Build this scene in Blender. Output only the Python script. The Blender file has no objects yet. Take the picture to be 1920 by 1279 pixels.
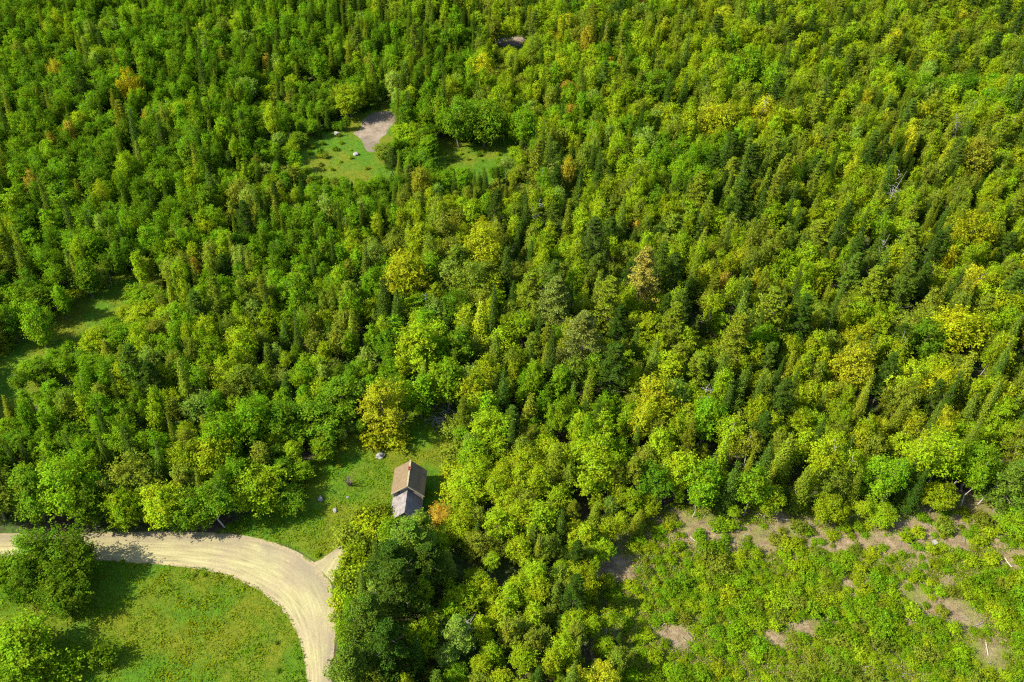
import bpy, math, random
import numpy as np
from mathutils import Vector, Matrix

S = bpy.context.scene
COL = S.collection
rng = np.random.default_rng(7)
random.seed(7)

# ------------------------------------------------------------------ camera
F, CX, CY, HC, PITCH = 1750.0, 830.0, 639.5, 120.0, math.radians(42)
SP, CP = math.sin(PITCH), math.cos(PITCH)
cam = bpy.data.cameras.new('camera')
camo = bpy.data.objects.new('camera', cam)
COL.objects.link(camo)
camo.location = (0, 0, HC)
camo.rotation_euler = (math.pi / 2 - PITCH, 0, 0)
cam.sensor_width = 36
cam.lens = F / 1920 * 36
cam.shift_x = (960 - CX) / 1920
cam.clip_start = 1
cam.clip_end = 8000
S.camera = camo


def gnd(px, py, z=0.0):
    """the place on the level at height z that the photograph shows at a pixel"""
    a, b = (px - CX) / F, (CY - py) / F
    t = (HC - z) / (SP - b * CP)
    return a * t, (CP + b * SP) * t


def proj(x, y, z):
    dz = z - HC
    dep = y * CP - dz * SP
    up = y * SP + dz * CP
    return CX + F * x / dep, CY - F * up / dep


BOX = {}


def in_poly(px, py, poly):
    q = BOX.get(id(poly))
    if q is None:
        q = BOX[id(poly)] = (min(a for a, b in poly), max(a for a, b in poly), min(b for a, b in poly), max(b for a, b in poly), poly)
    if px < q[0] or px > q[1] or py < q[2] or py > q[3]:
        return False
    c = False
    j = len(poly) - 1
    for i in range(len(poly)):
        xi, yi = poly[i]
        xj, yj = poly[j]
        if (yi > py) != (yj > py) and px < (xj - xi) * (py - yi) / (yj - yi) + xi:
            c = not c
        j = i
    return c


def in_poly_np(X, Y, poly):
    c = np.zeros(len(X), bool)
    j = len(poly) - 1
    for i in range(len(poly)):
        xi, yi = poly[i]
        xj, yj = poly[j]
        if yi != yj:
            c ^= ((yi > Y) != (yj > Y)) & (X < (xj - xi) * (Y - yi) / (yj - yi) + xi)
        j = i
    return c


# ------------------------------------------------------------------ light
SUN_EL, SUN_AZ = math.radians(42), math.radians(-102)
to_sun = Vector((math.cos(SUN_EL) * math.sin(SUN_AZ), math.cos(SUN_EL) * math.cos(SUN_AZ), math.sin(SUN_EL)))
sl = bpy.data.lights.new('sun', 'SUN')
sl.energy = 5.0
sl.angle = math.radians(0.5)
sl.color = (1.0, 0.94, 0.80)
so = bpy.data.objects.new('sun', sl)
COL.objects.link(so)
so.rotation_euler = (-to_sun).to_track_quat('-Z', 'Y').to_euler()
so.location = (-100, 0, 200)
W = bpy.data.worlds.new('World')
S.world = W
W.use_nodes = True
nt = W.node_tree
sky = nt.nodes.new('ShaderNodeTexSky')
sky.sky_type = 'NISHITA'
sky.sun_disc = False
sky.sun_elevation = SUN_EL
sky.sun_rotation = SUN_AZ % (2 * math.pi)
bg = nt.nodes['Background']
bg.inputs[1].default_value = 0.14
nt.links.new(sky.outputs[0], bg.inputs[0])
S.view_settings.view_transform = 'Standard'
S.view_settings.look = 'None'
S.view_settings.gamma = 1
S.view_settings.exposure = 1.56
S.cycles.use_denoising = False
S.cycles.filter_width = 1.2
S.cycles.max_bounces = 6
S.cycles.diffuse_bounces = 3
S.cycles.transmission_bounces = 4


# ------------------------------------------------------------------ materials
class NT:
    def __init__(s, name, rough=0.9):
        s.m = bpy.data.materials.new(name)
        s.m.use_nodes = True
        s.t = s.m.node_tree
        s.t.nodes.clear()
        s.out = s.t.nodes.new('ShaderNodeOutputMaterial')

    def n(s, typ, **kw):
        o = s.t.nodes.new('ShaderNode' + typ)
        for k, v in kw.items():
            setattr(o, k, v)
        return o

    def l(s, a, b):
        s.t.links.new(a, b)

    def noise(s, vec, scale, detail=4, rough=0.6):
        o = s.n('TexNoise')
        o.inputs['Scale'].default_value = scale
        o.inputs['Detail'].default_value = detail
        o.inputs['Roughness'].default_value = rough
        if vec is not None:
            s.l(vec, o.inputs['Vector'])
        return o.outputs['Fac']

    def ramp(s, fac, stops):
        o = s.n('ValToRGB')
        e = o.color_ramp.elements
        while len(e) < len(stops):
            e.new(0.5)
        for q, (p, c) in zip(e, stops):
            q.position = p
            q.color = (*c, 1)
        s.l(fac, o.inputs[0])
        return o.outputs['Color']

    def mix(s, fac, a, b, mode='MIX'):
        o = s.n('Mix', data_type='RGBA', blend_type=mode)
        for v, k in ((fac, 0), (a, 6), (b, 7)):
            if isinstance(v, (int, float)):
                o.inputs[k].default_value = v
            elif isinstance(v, tuple):
                o.inputs[k].default_value = (*v, 1)
            else:
                s.l(v, o.inputs[k])
        return o.outputs[2]

    def math(s, op, a, b=0.0, clamp=False):
        o = s.n('Math', operation=op, use_clamp=clamp)
        for v, k in ((a, 0), (b, 1)):
            if isinstance(v, (int, float)):
                o.inputs[k].default_value = v
            else:
                s.l(v, o.inputs[k])
        return o.outputs[0]

    def mrange(s, v, a, b, c, d):
        o = s.n('MapRange')
        s.l(v, o.inputs[0])
        for k, q in enumerate((a, b, c, d)):
            o.inputs[k + 1].default_value = q
        return o.outputs[0]

    def surf(s, color, rough=0.9, bump=None, strength=0.4, dist=0.1):
        b = s.n('BsdfPrincipled')
        b.inputs['Roughness'].default_value = rough
        b.inputs['Specular IOR Level'].default_value = 0.15
        if isinstance(color, tuple):
            b.inputs['Base Color'].default_value = (*color, 1)
        else:
            s.l(color, b.inputs['Base Color'])
        if bump is not None:
            u = s.n('Bump')
            u.inputs['Strength'].default_value = strength
            u.inputs['Distance'].default_value = dist
            s.l(bump, u.inputs['Height'])
            s.l(u.outputs[0], b.inputs['Normal'])
        s.l(b.outputs[0], s.out.inputs[0])
        return s.m


def leaf_material(name, source, trans=0.48, hue=0.024, dim=0.66, bright=1.46):
    """leaves: colour from the tree (object colour) or from the mesh, varied leaf by leaf and bough by bough"""
    t = NT(name)
    if source == 'object':
        c = t.n('ObjectInfo').outputs['Color']
    else:
        c = t.n('Attribute', attribute_name='tint', attribute_type='INSTANCER' if source == 'instance' else 'GEOMETRY').outputs['Color']
    v = t.n('Attribute', attribute_name='vary').outputs['Fac']
    co = t.n('TexCoord').outputs['Object'] if source != 'mesh' else t.n('NewGeometry').outputs['Position']
    nz = t.noise(co, 0.55, 2)
    hs = t.n('HueSaturation')
    t.l(t.math('ADD', t.mrange(nz, 0.3, 0.7, 0.5 - hue, 0.5 + hue), 0), hs.inputs['Hue'])
    t.l(t.math('MULTIPLY', t.mrange(v, 0, 1, dim, bright), t.mrange(nz, 0.3, 0.7, 0.8, 1.2)), hs.inputs['Value'])
    t.l(c, hs.inputs['Color'])
    d = t.n('BsdfDiffuse')
    t.l(hs.outputs[0], d.inputs[0])
    tr = t.n('BsdfTranslucent')
    t.l(t.mix(1.0, hs.outputs[0], (1.05, 1.2, 0.4), 'MULTIPLY'), tr.inputs[0])
    ms = t.n('MixShader')
    ms.inputs[0].default_value = trans
    t.l(d.outputs[0], ms.inputs[1])
    t.l(tr.outputs[0], ms.inputs[2])
    t.l(ms.outputs[0], t.out.inputs[0])
    return t.m


def pos(t):
    return t.n('NewGeometry').outputs['Position']


M = {}
M['leaf'] = leaf_material('leaves', 'object')
M['needle'] = leaf_material('needles', 'object', 0.15, 0.02)
M['leaf_mass'] = leaf_material('leaves_of_the_wood', 'instance', 0.48)
M['blade'] = leaf_material('grass_blades', 'mesh', 0.35, 0.015, 0.80, 1.18)


def simple(name, c1, c2, scale, rough=0.9, bump=0.3, dist=0.05):
    t = NT(name)
    p = t.n('TexCoord').outputs['Object']
    f = t.noise(p, scale, 5)
    M[name] = t.surf(t.ramp(f, [(0.3, c1), (0.7, c2)]), rough, f, bump, dist)


simple('bark', (0.05, 0.04, 0.03), (0.16, 0.13, 0.10), 3)
simple('white_bark', (0.17, 0.155, 0.13), (0.36, 0.34, 0.30), 4)
simple('grey_wood', (0.09, 0.085, 0.08), (0.24, 0.23, 0.21), 5)
simple('pale_wood', (0.24, 0.20, 0.13), (0.45, 0.40, 0.29), 4)
simple('stone', (0.10, 0.095, 0.085), (0.24, 0.23, 0.21), 2)
simple('brick', (0.11, 0.035, 0.022), (0.20, 0.07, 0.045), 8)
simple('dark_opening', (0.008, 0.008, 0.01), (0.02, 0.02, 0.022), 2, 0.3)

# forest floor
t = NT('forest_floor')
p = pos(t)
a, b = t.noise(p, 0.12, 5), t.noise(p, 1.6, 6)
c = t.ramp(b, [(0.25, (0.018, 0.014, 0.008)), (0.5, (0.045, 0.032, 0.018)), (0.75, (0.10, 0.075, 0.045))])
g = t.ramp(b, [(0.25, (0.012, 0.028, 0.004)), (0.7, (0.05, 0.10, 0.01))])
M['forest_floor'] = t.surf(t.mix(t.mrange(a, 0.42, 0.6, 0, 1), c, g), 0.95, b, 0.8, 0.2)
# grass turf
t = NT('turf')
p = pos(t)
a, b, d = t.noise(p, 0.09, 4), t.noise(p, 0.9, 6), t.noise(p, 5.0, 5)
g1 = t.ramp(b, [(0.3, (0.033, 0.086, 0.003)), (0.7, (0.063, 0.142, 0.003))])
g2 = t.ramp(b, [(0.3, (0.068, 0.093, 0.003)), (0.7, (0.130, 0.140, 0.006))])
g = t.mix(t.mrange(a, 0.42, 0.60, 0, 1), g1, g2)
M['turf'] = t.surf(t.mix(0.7, g, t.ramp(d, [(0.3, (0.35, 0.35, 0.35)), (0.7, (1.2, 1.2, 1.2))]), 'MULTIPLY'), 0.95, d, 0.9, 0.15)
# soil of the cut-over ground
t = NT('soil')
p = pos(t)
a, b, d = t.noise(p, 0.10, 5), t.noise(p, 0.8, 7, 0.7), t.noise(p, 4.0, 6, 0.7)
s1 = t.ramp(b, [(0.3, (0.09, 0.058, 0.032)), (0.5, (0.185, 0.132, 0.075)), (0.72, (0.29, 0.222, 0.13))])
s2 = t.ramp(b, [(0.3, (0.055, 0.085, 0.006)), (0.7, (0.14, 0.165, 0.012))])
s = t.mix(t.mrange(a, 0.47, 0.60, 0, 0.9), s1, s2)
M['soil'] = t.surf(t.mix(0.7, s, t.ramp(d, [(0.3, (0.4, 0.4, 0.4)), (0.7, (1.25, 1.25, 1.25))]), 'MULTIPLY'), 0.95, d, 0.9, 0.2)
# gravel road: lanes worn along the way, dirt and grass creeping in from both sides
t = NT('gravel')
p = pos(t)
u = t.n('Attribute', attribute_name='across').outputs['Fac']
al = t.n('Attribute', attribute_name='along').outputs['Fac']
cv = t.n('CombineXYZ')
t.l(t.math('MULTIPLY', u, 9.0), cv.inputs[0])
t.l(t.math('MULTIPLY', al, 0.10), cv.inputs[1])
st = t.noise(cv.outputs[0], 1.6, 5, 0.65)
fine = t.noise(p, 3.5, 6, 0.7)
big = t.noise(p, 0.16, 3)
base = t.ramp(st, [(0.30, (0.150, 0.128, 0.070)), (0.46, (0.222, 0.196, 0.094)), (0.64, (0.282, 0.255, 0.126))])
base = t.mix(t.mrange(big, 0.45, 0.7, 0, 0.6), base, (0.209, 0.158, 0.108))
outer = t.math('MULTIPLY', t.mrange(u, 0.15, 0.55, 1, 0), t.mrange(t.noise(p, 0.22, 5), 0.36, 0.54, 0.1, 0.85))
base = t.mix(outer, base, (0.165, 0.138, 0.090))
base = t.mix(0.55, base, t.ramp(fine, [(0.3, (0.66, 0.64, 0.6)), (0.7, (1.15, 1.15, 1.15))]), 'MULTIPLY')
edge = t.math('MINIMUM', u, t.math('SUBTRACT', 1.0, u))
edge = t.math('ADD', edge, t.mrange(t.noise(p, 0.7, 5, 0.7), 0.3, 0.7, -0.09, 0.09))
base = t.mix(t.mrange(edge, 0.02, 0.10, 1, 0), base, t.ramp(fine, [(0.3, (0.13, 0.10, 0.05)), (0.7, (0.30, 0.24, 0.14))]))
M['gravel'] = t.surf(t.mix(t.mrange(edge, -0.02, 0.015, 1, 0), base, (0.075, 0.10, 0.01)), 0.95, fine, 0.5, 0.08)
# bare gravel far off in the wood
t = NT('bare_gravel')
p = pos(t)
b, d = t.noise(p, 0.28, 6, 0.75), t.noise(p, 1.6, 6, 0.7)
c = t.ramp(b, [(0.32, (0.085, 0.064, 0.045)), (0.5, (0.165, 0.13, 0.092)), (0.68, (0.24, 0.195, 0.14))])
c = t.mix(t.mrange(t.noise(p, 0.12, 4), 0.45, 0.62, 0, 0.7), c, (0.10, 0.078, 0.058))
M['bare_gravel'] = t.surf(t.mix(0.5, c, t.ramp(d, [(0.3, (0.5, 0.5, 0.5)), (0.7, (1.2, 1.2, 1.2))]), 'MULTIPLY'), 0.95, d, 0.6, 0.15)
# cottage surfaces
t = NT('tan_roofing')
p = t.n('TexCoord').outputs['Object']
w = t.n('TexWave', wave_type='BANDS', bands_direction='Y')
w.inputs['Scale'].default_value = 1.1
w.inputs['Distortion'].default_value = 0.6
t.l(p, w.inputs[0])
f = t.noise(p, 2.2, 6, 0.7)
c = t.ramp(f, [(0.3, (0.092, 0.064, 0.034)), (0.5, (0.124, 0.089, 0.047)), (0.7, (0.155, 0.114, 0.062))])
c = t.mix(t.mrange(t.noise(p, 0.9, 4), 0.5, 0.65, 0, 0.5), c, (0.13, 0.085, 0.048))
M['tan_roofing'] = t.surf(t.mix(0.25, c, w.outputs['Color'], 'MULTIPLY'), 0.8, w.outputs['Fac'], 0.4, 0.03)
t = NT('grey_shingle')
p = t.n('TexCoord').outputs['Object']
br = t.n('TexBrick')
br.inputs['Scale'].default_value = 3.0
br.inputs['Color1'].default_value = (0.145, 0.130, 0.115, 1)
br.inputs['Color2'].default_value = (0.225, 0.205, 0.18, 1)
br.inputs['Mortar'].default_value = (0.10, 0.09, 0.09, 1)
br.inputs['Mortar Size'].default_value = 0.03
t.l(p, br.inputs[0])
f = t.noise(p, 1.3, 6, 0.7)
M['grey_shingle'] = t.surf(t.mix(0.8, br.outputs[0], t.ramp(f, [(0.3, (0.4, 0.4, 0.42)), (0.7, (1.25, 1.2, 1.2))]), 'MULTIPLY'), 0.9, br.outputs['Fac'], 0.4, 0.03)
t = NT('weathered_boards')
p = t.n('TexCoord').outputs['Object']
w = t.n('TexWave', wave_type='BANDS', bands_direction='DIAGONAL')
w.inputs['Scale'].default_value = 2.2
w.inputs['Distortion'].default_value = 1.0
t.l(p, w.inputs[0])
f = t.noise(p, 2.0, 6, 0.7)
c = t.ramp(f, [(0.3, (0.10, 0.09, 0.09)), (0.7, (0.25, 0.23, 0.22))])
M['weathered_boards'] = t.surf(t.mix(0.45, c, w.outputs['Color'], 'MULTIPLY'), 0.9, w.outputs['Fac'], 0.4, 0.03)
simple('trim', (0.17, 0.14, 0.08), (0.27, 0.24, 0.135), 3, 0.8)


# ------------------------------------------------------------------ mesh building
def mesh_np(name, V, Fq, mat, smooth=False, attrs=None):
    me = bpy.data.meshes.new(name)
    V = np.asarray(V, np.float32)
    Fq = np.asarray(Fq, np.int32)
    k = Fq.shape[1]
    me.vertices.add(len(V))
    me.vertices.foreach_set('co', V.ravel())
    me.loops.add(Fq.size)
    me.loops.foreach_set('vertex_index', Fq.ravel())
    me.polygons.add(len(Fq))
    me.polygons.foreach_set('loop_start', np.arange(0, Fq.size, k, dtype=np.int32))
    me.polygons.foreach_set('loop_total', np.full(len(Fq), k, np.int32))
    if smooth:
        me.polygons.foreach_set('use_smooth', np.ones(len(Fq), bool))
    for nm, (dom, typ, dat) in (attrs or {}).items():
        at = me.attributes.new(nm, typ, dom)
        at.data.foreach_set('color' if 'COLOR' in typ else 'value', np.asarray(dat, np.float32).ravel())
    me.materials.append(mat)
    me.update(calc_edges=True)
    return me


def unit(a):
    return a / (np.linalg.norm(a, axis=-1, keepdims=True) + 1e-9)


def rdir(n, r):
    return unit(r.normal(size=(n, 3)))


def leaf_quads(P, N, size, r, aspect=0.62):
    """a small pointed blade of four corners at every point"""
    n = len(P)
    T = unit(np.cross(N, rdir(n, r)))
    B = np.cross(N, T)
    s = (size * r.uniform(0.7, 1.3, n))[:, None]
    bend = N * s * 0.25
    V = np.stack([P - T * s - bend, P - B * s * aspect, P + T * s - bend, P + B * s * aspect], 1).reshape(-1, 3)
    return V, np.arange(4 * n).reshape(-1, 4)


def tube(path, radii, sides=6):
    V, Fa = [], []
    path = [Vector(q) for q in path]
    for i, q in enumerate(path):
        d = (path[min(i + 1, len(path) - 1)] - path[max(i - 1, 0)]).normalized()
        a = d.orthogonal().normalized()
        b = d.cross(a)
        for k in range(sides):
            th = 2 * math.pi * k / sides
            V.append(tuple(q + (a * math.cos(th) + b * math.sin(th)) * radii[i]))
    for i in range(len(path) - 1):
        for k in range(sides):
            k2 = (k + 1) % sides
            Fa.append((i * sides + k, i * sides + k2, (i + 1) * sides + k2, (i + 1) * sides + k))
    return V, Fa


def join(parts):
    V, Fa, o = [], [], 0
    for v, f in parts:
        V.extend(map(tuple, v))
        Fa.extend([tuple(int(q) + o for q in x) for x in f])
        o += len(v)
    return V, Fa


def trunk_parts(h, r0, limbs, r, lean=0.0, bare=0.35, reach=0.2):
    ph = r.uniform(0, 6.28)
    path = [(lean * (k / 5) ** 1.4 * h * math.cos(ph) + r.normal() * 0.02 * h * (k > 0), lean * (k / 5) ** 1.4 * h * math.sin(ph) + r.normal() * 0.02 * h * (k > 0), h * k / 5 - 0.15 * (k == 0)) for k in range(6)]
    parts = [tube(path, [r0 * (1.25 if k == 0 else 1 - 0.16 * k) for k in range(6)], 7)]
    for i in range(limbs):
        f = bare + (0.92 - bare) * i / max(1, limbs - 1)
        k = min(4, int(f * 5))
        q = Vector(path[k]).lerp(Vector(path[k + 1]), f * 5 - k)
        th = i * 2.4 + r.uniform(-.4, .4)
        L = h * reach * (1.15 - 0.7 * f)
        e = q + Vector((math.cos(th) * L, math.sin(th) * L, L * 0.6))
        m = q.lerp(e, 0.5) + Vector((0, 0, -0.08 * L))
        rr = r0 * (1 - 0.8 * f) * 0.5
        parts.append(tube([q, m, e], [rr, rr * 0.7, rr * 0.25], 5))
    return parts


def crown_round(r, w, h, zc, nl, per, size, low=-0.55, lob=(0.26, 0.40), gap=0.0):
    """a crown of many leafy boughs on the surface of an uneven egg"""
    D = rdir(nl * 3, r)
    D = D[D[:, 2] > low][:nl]
    ctr = np.array([0, 0, zc])
    half = np.array([w / 2, w / 2, h / 2])
    Ps, Ns = [], []
    sk = r.uniform(0.75, 1.15, 8)
    for d in D:
        k = sk[int((math.atan2(d[1], d[0]) / 6.2832 + 0.5) * 7.99)]
        rl = w * r.uniform(*lob) * r.uniform(0.38, 0.66)
        taper = 1.0 - 0.28 * max(0, d[2])
        c = ctr + d * half * np.array([taper * k, taper * k, 1.0]) * r.uniform(0.50, 0.97)
        L = rdir(per, r)
        out = unit((d * 1.0 + np.array([0, 0, 0.35]))[None])[0]
        L = L[(L @ out) > r.uniform(-0.5, 0.1, len(L))]
        fl = np.array([1, 1, 0.72])
        P = c + L * rl * fl * r.uniform(0.55, 1.35, (len(L), 1)) + np.array([0, 0, 1.0]) * np.abs(r.normal(size=(len(L), 1))) * rl * 0.22
        Ps.append(P)
        Ns.append(unit(L * 0.6 + np.array([0, 0, 0.35]) + r.normal(size=L.shape) * 0.55))
    # loose inner leaves so that light does not fall right through
    n = int(nl * per * 0.10)
    d = rdir(n, r)
    P = ctr + d * half * r.uniform(0.15, 0.6, (n, 1))
    Ps.append(P)
    Ns.append(rdir(n, r))
    P, N = np.concatenate(Ps), np.concatenate(Ns)
    return leaf_quads(P, N, np.full(len(P), size), r)


def crown_ragged(r, w, h, z0, leaders, clumps, per, size, spread=0.32, sig=0.26):
    """a crown of several upright leaders, each a ragged column of small leaf clumps, merging into one outline"""
    Ps, Ns = [], []
    ax = [(0.0, 0.0, h * r.uniform(0.92, 1.0), w * 0.30)]
    for i in range(leaders):
        th = 6.283 * i / leaders + r.uniform(-.45, .45)
        d = w * spread * r.uniform(0.55, 1.15)
        ax.append((math.cos(th) * d, math.sin(th) * d, z0 + (h - z0) * r.uniform(0.62, 1.0) * (1.04 - 0.20 * d / (w * spread)), w * r.uniform(0.18, 0.29)))
    for (x, y, zt, rl) in ax:
        zb = z0 + (0 if x == 0 else r.uniform(0, 0.22) * (h - z0))
        n = max(10, int(clumps * rl / (w * 0.22) * (zt - zb) / (h - z0)))
        t = r.uniform(0, 1, n) ** 0.85
        prof = rl * np.maximum(np.sin(np.pi * np.clip(t * 0.93 + 0.05, 0, 1) ** 0.9) ** 0.5, 0.10) * r.uniform(0.42, 1.28, n)
        a = r.uniform(0, 6.283, n)
        lean = (0.45 + 0.55 * t)
        C = np.stack([x * lean + prof * np.cos(a), y * lean + prof * np.sin(a), zb + (zt - zb) * t], 1)
        O = np.stack([np.cos(a) * 0.8, np.sin(a) * 0.8, 0.25 + 0.6 * t], 1)
        k = np.repeat(np.arange(n), per)
        D = unit(O + r.normal(size=O.shape) * 0.45)
        P = C[k] + D[k] * (r.uniform(-0.7, 1.5, n * per) * sig * 1.9)[:, None] * r.uniform(0.6, 1.4, n)[k][:, None] + r.normal(size=(n * per, 3)) * sig * 0.50
        Ps.append(P)
        Ns.append(unit(O[k] * 0.75 + np.array([0, 0, 0.35]) + r.normal(size=P.shape) * 0.5))
    P, N = np.concatenate(Ps), np.concatenate(Ns)
    return leaf_quads(P, N, np.full(len(P), size), r)


def crown_spruce(r, R, h, z0, lv, size):
    Ps, Ns = [], []
    for i in range(lv):
        f = i / (lv - 1)
        z = z0 + (h - z0) * f
        rad = R * (1 - f) ** 0.8 * r.uniform(0.82, 1.1) + 0.08
        nb = int(7 + 5 * (1 - f))
        ph = r.uniform(0, 6.28)
        for b in range(nb):
            th = ph + 6.283 * b / nb + r.uniform(-.2, .2)
            L = rad * r.uniform(0.75, 1.12)
            n = max(6, int(L * 16))
            s = r.uniform(0.12, 1, n)
            wd = 0.30 * (1 - 0.6 * s) + 0.08
            side = r.normal(size=n) * wd
            x = np.cos(th) * L * s - np.sin(th) * side
            y = np.sin(th) * L * s + np.cos(th) * side
            zz = z - 0.36 * L * s ** 1.5 + r.normal(size=n) * 0.07
            Ps.append(np.stack([x, y, zz], 1))
            Ns.append(unit(np.array([0.45 * math.cos(th), 0.45 * math.sin(th), 0.8]) + r.normal(size=(n, 3)) * 0.35))
    P, N = np.concatenate(Ps), np.concatenate(Ns)
    return leaf_quads(P, N, np.full(len(P), size), r, 0.45)


def crown_pine(r, R, h, z0, lv, size):
    Ps, Ns = [], []
    for i in range(lv):
        f = i / (lv - 1)
        z = z0 + (h - z0) * f
        rad = R * min(1.0, 0.7 + 2.2 * f) * ((1 - f) ** 0.72 + 0.10)
        nb = r.integers(4, 7)
        ph = r.uniform(0, 6.28)
        for b in range(nb):
            th = ph + 6.283 * b / nb + r.uniform(-.35, .35)
            L = rad * r.uniform(0.55, 1.15)
            for s in (0.45, 0.75, 1.0):
                c = np.array([math.cos(th) * L * s, math.sin(th) * L * s, z + 0.18 * L * s])
                n = int(30 + 34 * s)
                e = rdir(n, r) * np.array([0.80, 0.80, 0.24]) * (0.55 + 0.28 * L * 0.4)
                Ps.append(c + e)
                Ns.append(unit(e * 0.6 + np.array([0, 0, 0.5]) + r.normal(size=(n, 3)) * 0.5))
    P, N = np.concatenate(Ps), np.concatenate(Ns)
    return leaf_quads(P, N, np.full(len(P), size), r, 0.38)


def leaf_mesh(name, VF, mat, r):
    V, Fq = VF
    return mesh_np(name, V, Fq, mat, attrs={'vary': ('FACE', 'FLOAT', r.uniform(0, 1, len(Fq)))})


def wood_mesh(name, parts, mat):
    V, Fq = join(parts)
    return mesh_np(name, V, Fq, mat, smooth=True)


# kind -> (natural crown width, natural height, [(crown mesh, trunk mesh, low crown VF)])
KIND = {}


def make_kinds():
    def add(kind, w, h, n, crown, wood, leaf, bark):
        lst = []
        for i in range(n):
            r = np.random.default_rng(len(kind) * 131 + ord(kind[0]) * 7 + i)
            lst.append((leaf_mesh(kind + '_crown', crown(r), M[leaf], r), wood_mesh(kind + '_trunk', wood(r), M[bark])))
        KIND[kind] = (w, h, lst)
    add('maple_tree', 5.6, 10.5, 8, lambda r: crown_ragged(r, 5.4, 10.5, r.uniform(1.6, 2.8), int(r.integers(4, 9)), 92, 21, 0.130, 0.38, 0.32),
        lambda r: trunk_parts(8.6, 0.17, 9, r), 'leaf', 'bark')
    add('aspen_tree', 3.9, 11.5, 7, lambda r: crown_ragged(r, 3.8, 11.5, r.uniform(1.8, 3.2), int(r.integers(4, 7)), 78, 17, 0.140, 0.33, 0.28),
        lambda r: trunk_parts(10, 0.13, 9, r, reach=0.11), 'leaf', 'bark')
    add('birch_tree', 4.2, 11.5, 6, lambda r: crown_ragged(r, 4.0, 11.5, r.uniform(3.4, 4.8), int(r.integers(5, 8)), 54, 15, 0.125, 0.36, 0.28),
        lambda r: trunk_parts(10.5, 0.10, 8, r, lean=0.05, bare=0.45, reach=0.13), 'leaf', 'white_bark')
    add('spruce_tree', 4.2, 12.5, 6, lambda r: crown_spruce(r, r.uniform(1.9, 2.2), 12.5, 0.8, 30, 0.140), lambda r: trunk_parts(12.2, 0.14, 0, r), 'needle', 'bark')
    add('pine_tree', 7.0, 16.0, 5, lambda r: crown_pine(r, 3.3, 15.5, 3.6, 15, 0.165), lambda r: trunk_parts(15.3, 0.22, 14, r, bare=0.28, reach=0.22), 'needle', 'bark')
    add('shrub', 1.9, 1.4, 6, lambda r: crown_ragged(r, 1.9, 1.45, 0.1, int(r.integers(5, 9)), 26, 12, 0.085, 0.34, 0.15), lambda r: trunk_parts(0.8, 0.04, 4, r, bare=0.1, reach=0.6), 'leaf', 'bark')


make_kinds()


def thing(name, label, cat, loc, rz=0.0, group=None, scale=(1, 1, 1)):
    o = bpy.data.objects.new(name, None)
    COL.objects.link(o)
    o.empty_display_size = 0.3
    o.location = loc
    o.rotation_euler = (0, 0, rz)
    o.scale = scale
    o['label'] = label
    o['category'] = cat
    if group:
        o['group'] = group
    return o


def part(name, me, parent, color=None):
    o = bpy.data.objects.new(name, me)
    COL.objects.link(o)
    o.parent = parent
    if color is not None:
        o.color = (*color, 1)
    return o


def struct(name, me, kind='structure'):
    o = bpy.data.objects.new(name, me)
    COL.objects.link(o)
    o['kind'] = kind
    return o


# ------------------------------------------------------------------ places, read from the photograph (pixels of the visible ground)
ROAD_TOP = [(-90, 1004), (0, 1003), (150, 1003), (300, 999), (430, 1002), (500, 1014), (560, 1036), (598, 1058), (622, 1085), (632, 1125), (632, 1170), (626, 1220), (622, 1279), (616, 1360)]
ROAD_LOW = [(-90, 1046), (0, 1045), (160, 1046), (290, 1055), (375, 1063), (440, 1080), (490, 1104), (525, 1132), (550, 1165), (565, 1200), (573, 1240), (577, 1279), (576, 1360)]
YARD = [(440, 1000), (470, 985), (520, 972), (560, 950), (590, 915), (600, 880), (640, 845), (680, 818), (690, 830), (750, 800), (830, 782), (845, 800), (847, 870), (838, 900), (838, 945), (800, 960), (735, 968), (690, 960), (660, 990), (640, 1030), (605, 1045), (570, 1035), (500, 1010)]
MEADOW = [(180, 1060), (310, 1065), (400, 1075), (470, 1100), (530, 1150), (565, 1210), (572, 1290), (240, 1290), (260, 1240), (150, 1180), (90, 1175), (180, 1140)]
FIELD = [(-60, 690), (0, 660), (60, 630), (140, 596), (190, 556), (240, 524), (290, 512), (302, 520), (255, 556), (172, 618), (100, 644), (35, 682), (12, 722), (-5, 770), (-60, 790)]
FAR_GRASS = [(560, 272), (620, 252), (660, 244), (690, 212), (738, 203), (740, 240), (712, 288), (745, 318), (690, 332), (600, 326), (570, 305)]
FAR_LAWN = [(805, 277), (880, 266), (960, 260), (960, 280), (915, 305), (812, 312)]
BARE = [(921, 73), (950, 66), (984, 69), (982, 86), (932, 88)]
CUT = [(1160, 1290), (1195, 1230), (1150, 1140), (1130, 1085), (1180, 1005), (1250, 968), (1330, 972), (1420, 985), (1500, 985), (1560, 990), (1680, 975), (1800, 955), (1870, 945), (1880, 958), (2060, 950), (2060, 1420), (1160, 1420)]
ROADP = ROAD_TOP + ROAD_LOW[::-1]
CLEAR = [YARD, FIELD, FAR_GRASS, FAR_LAWN, BARE, CUT, ROADP, MEADOW]
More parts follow.
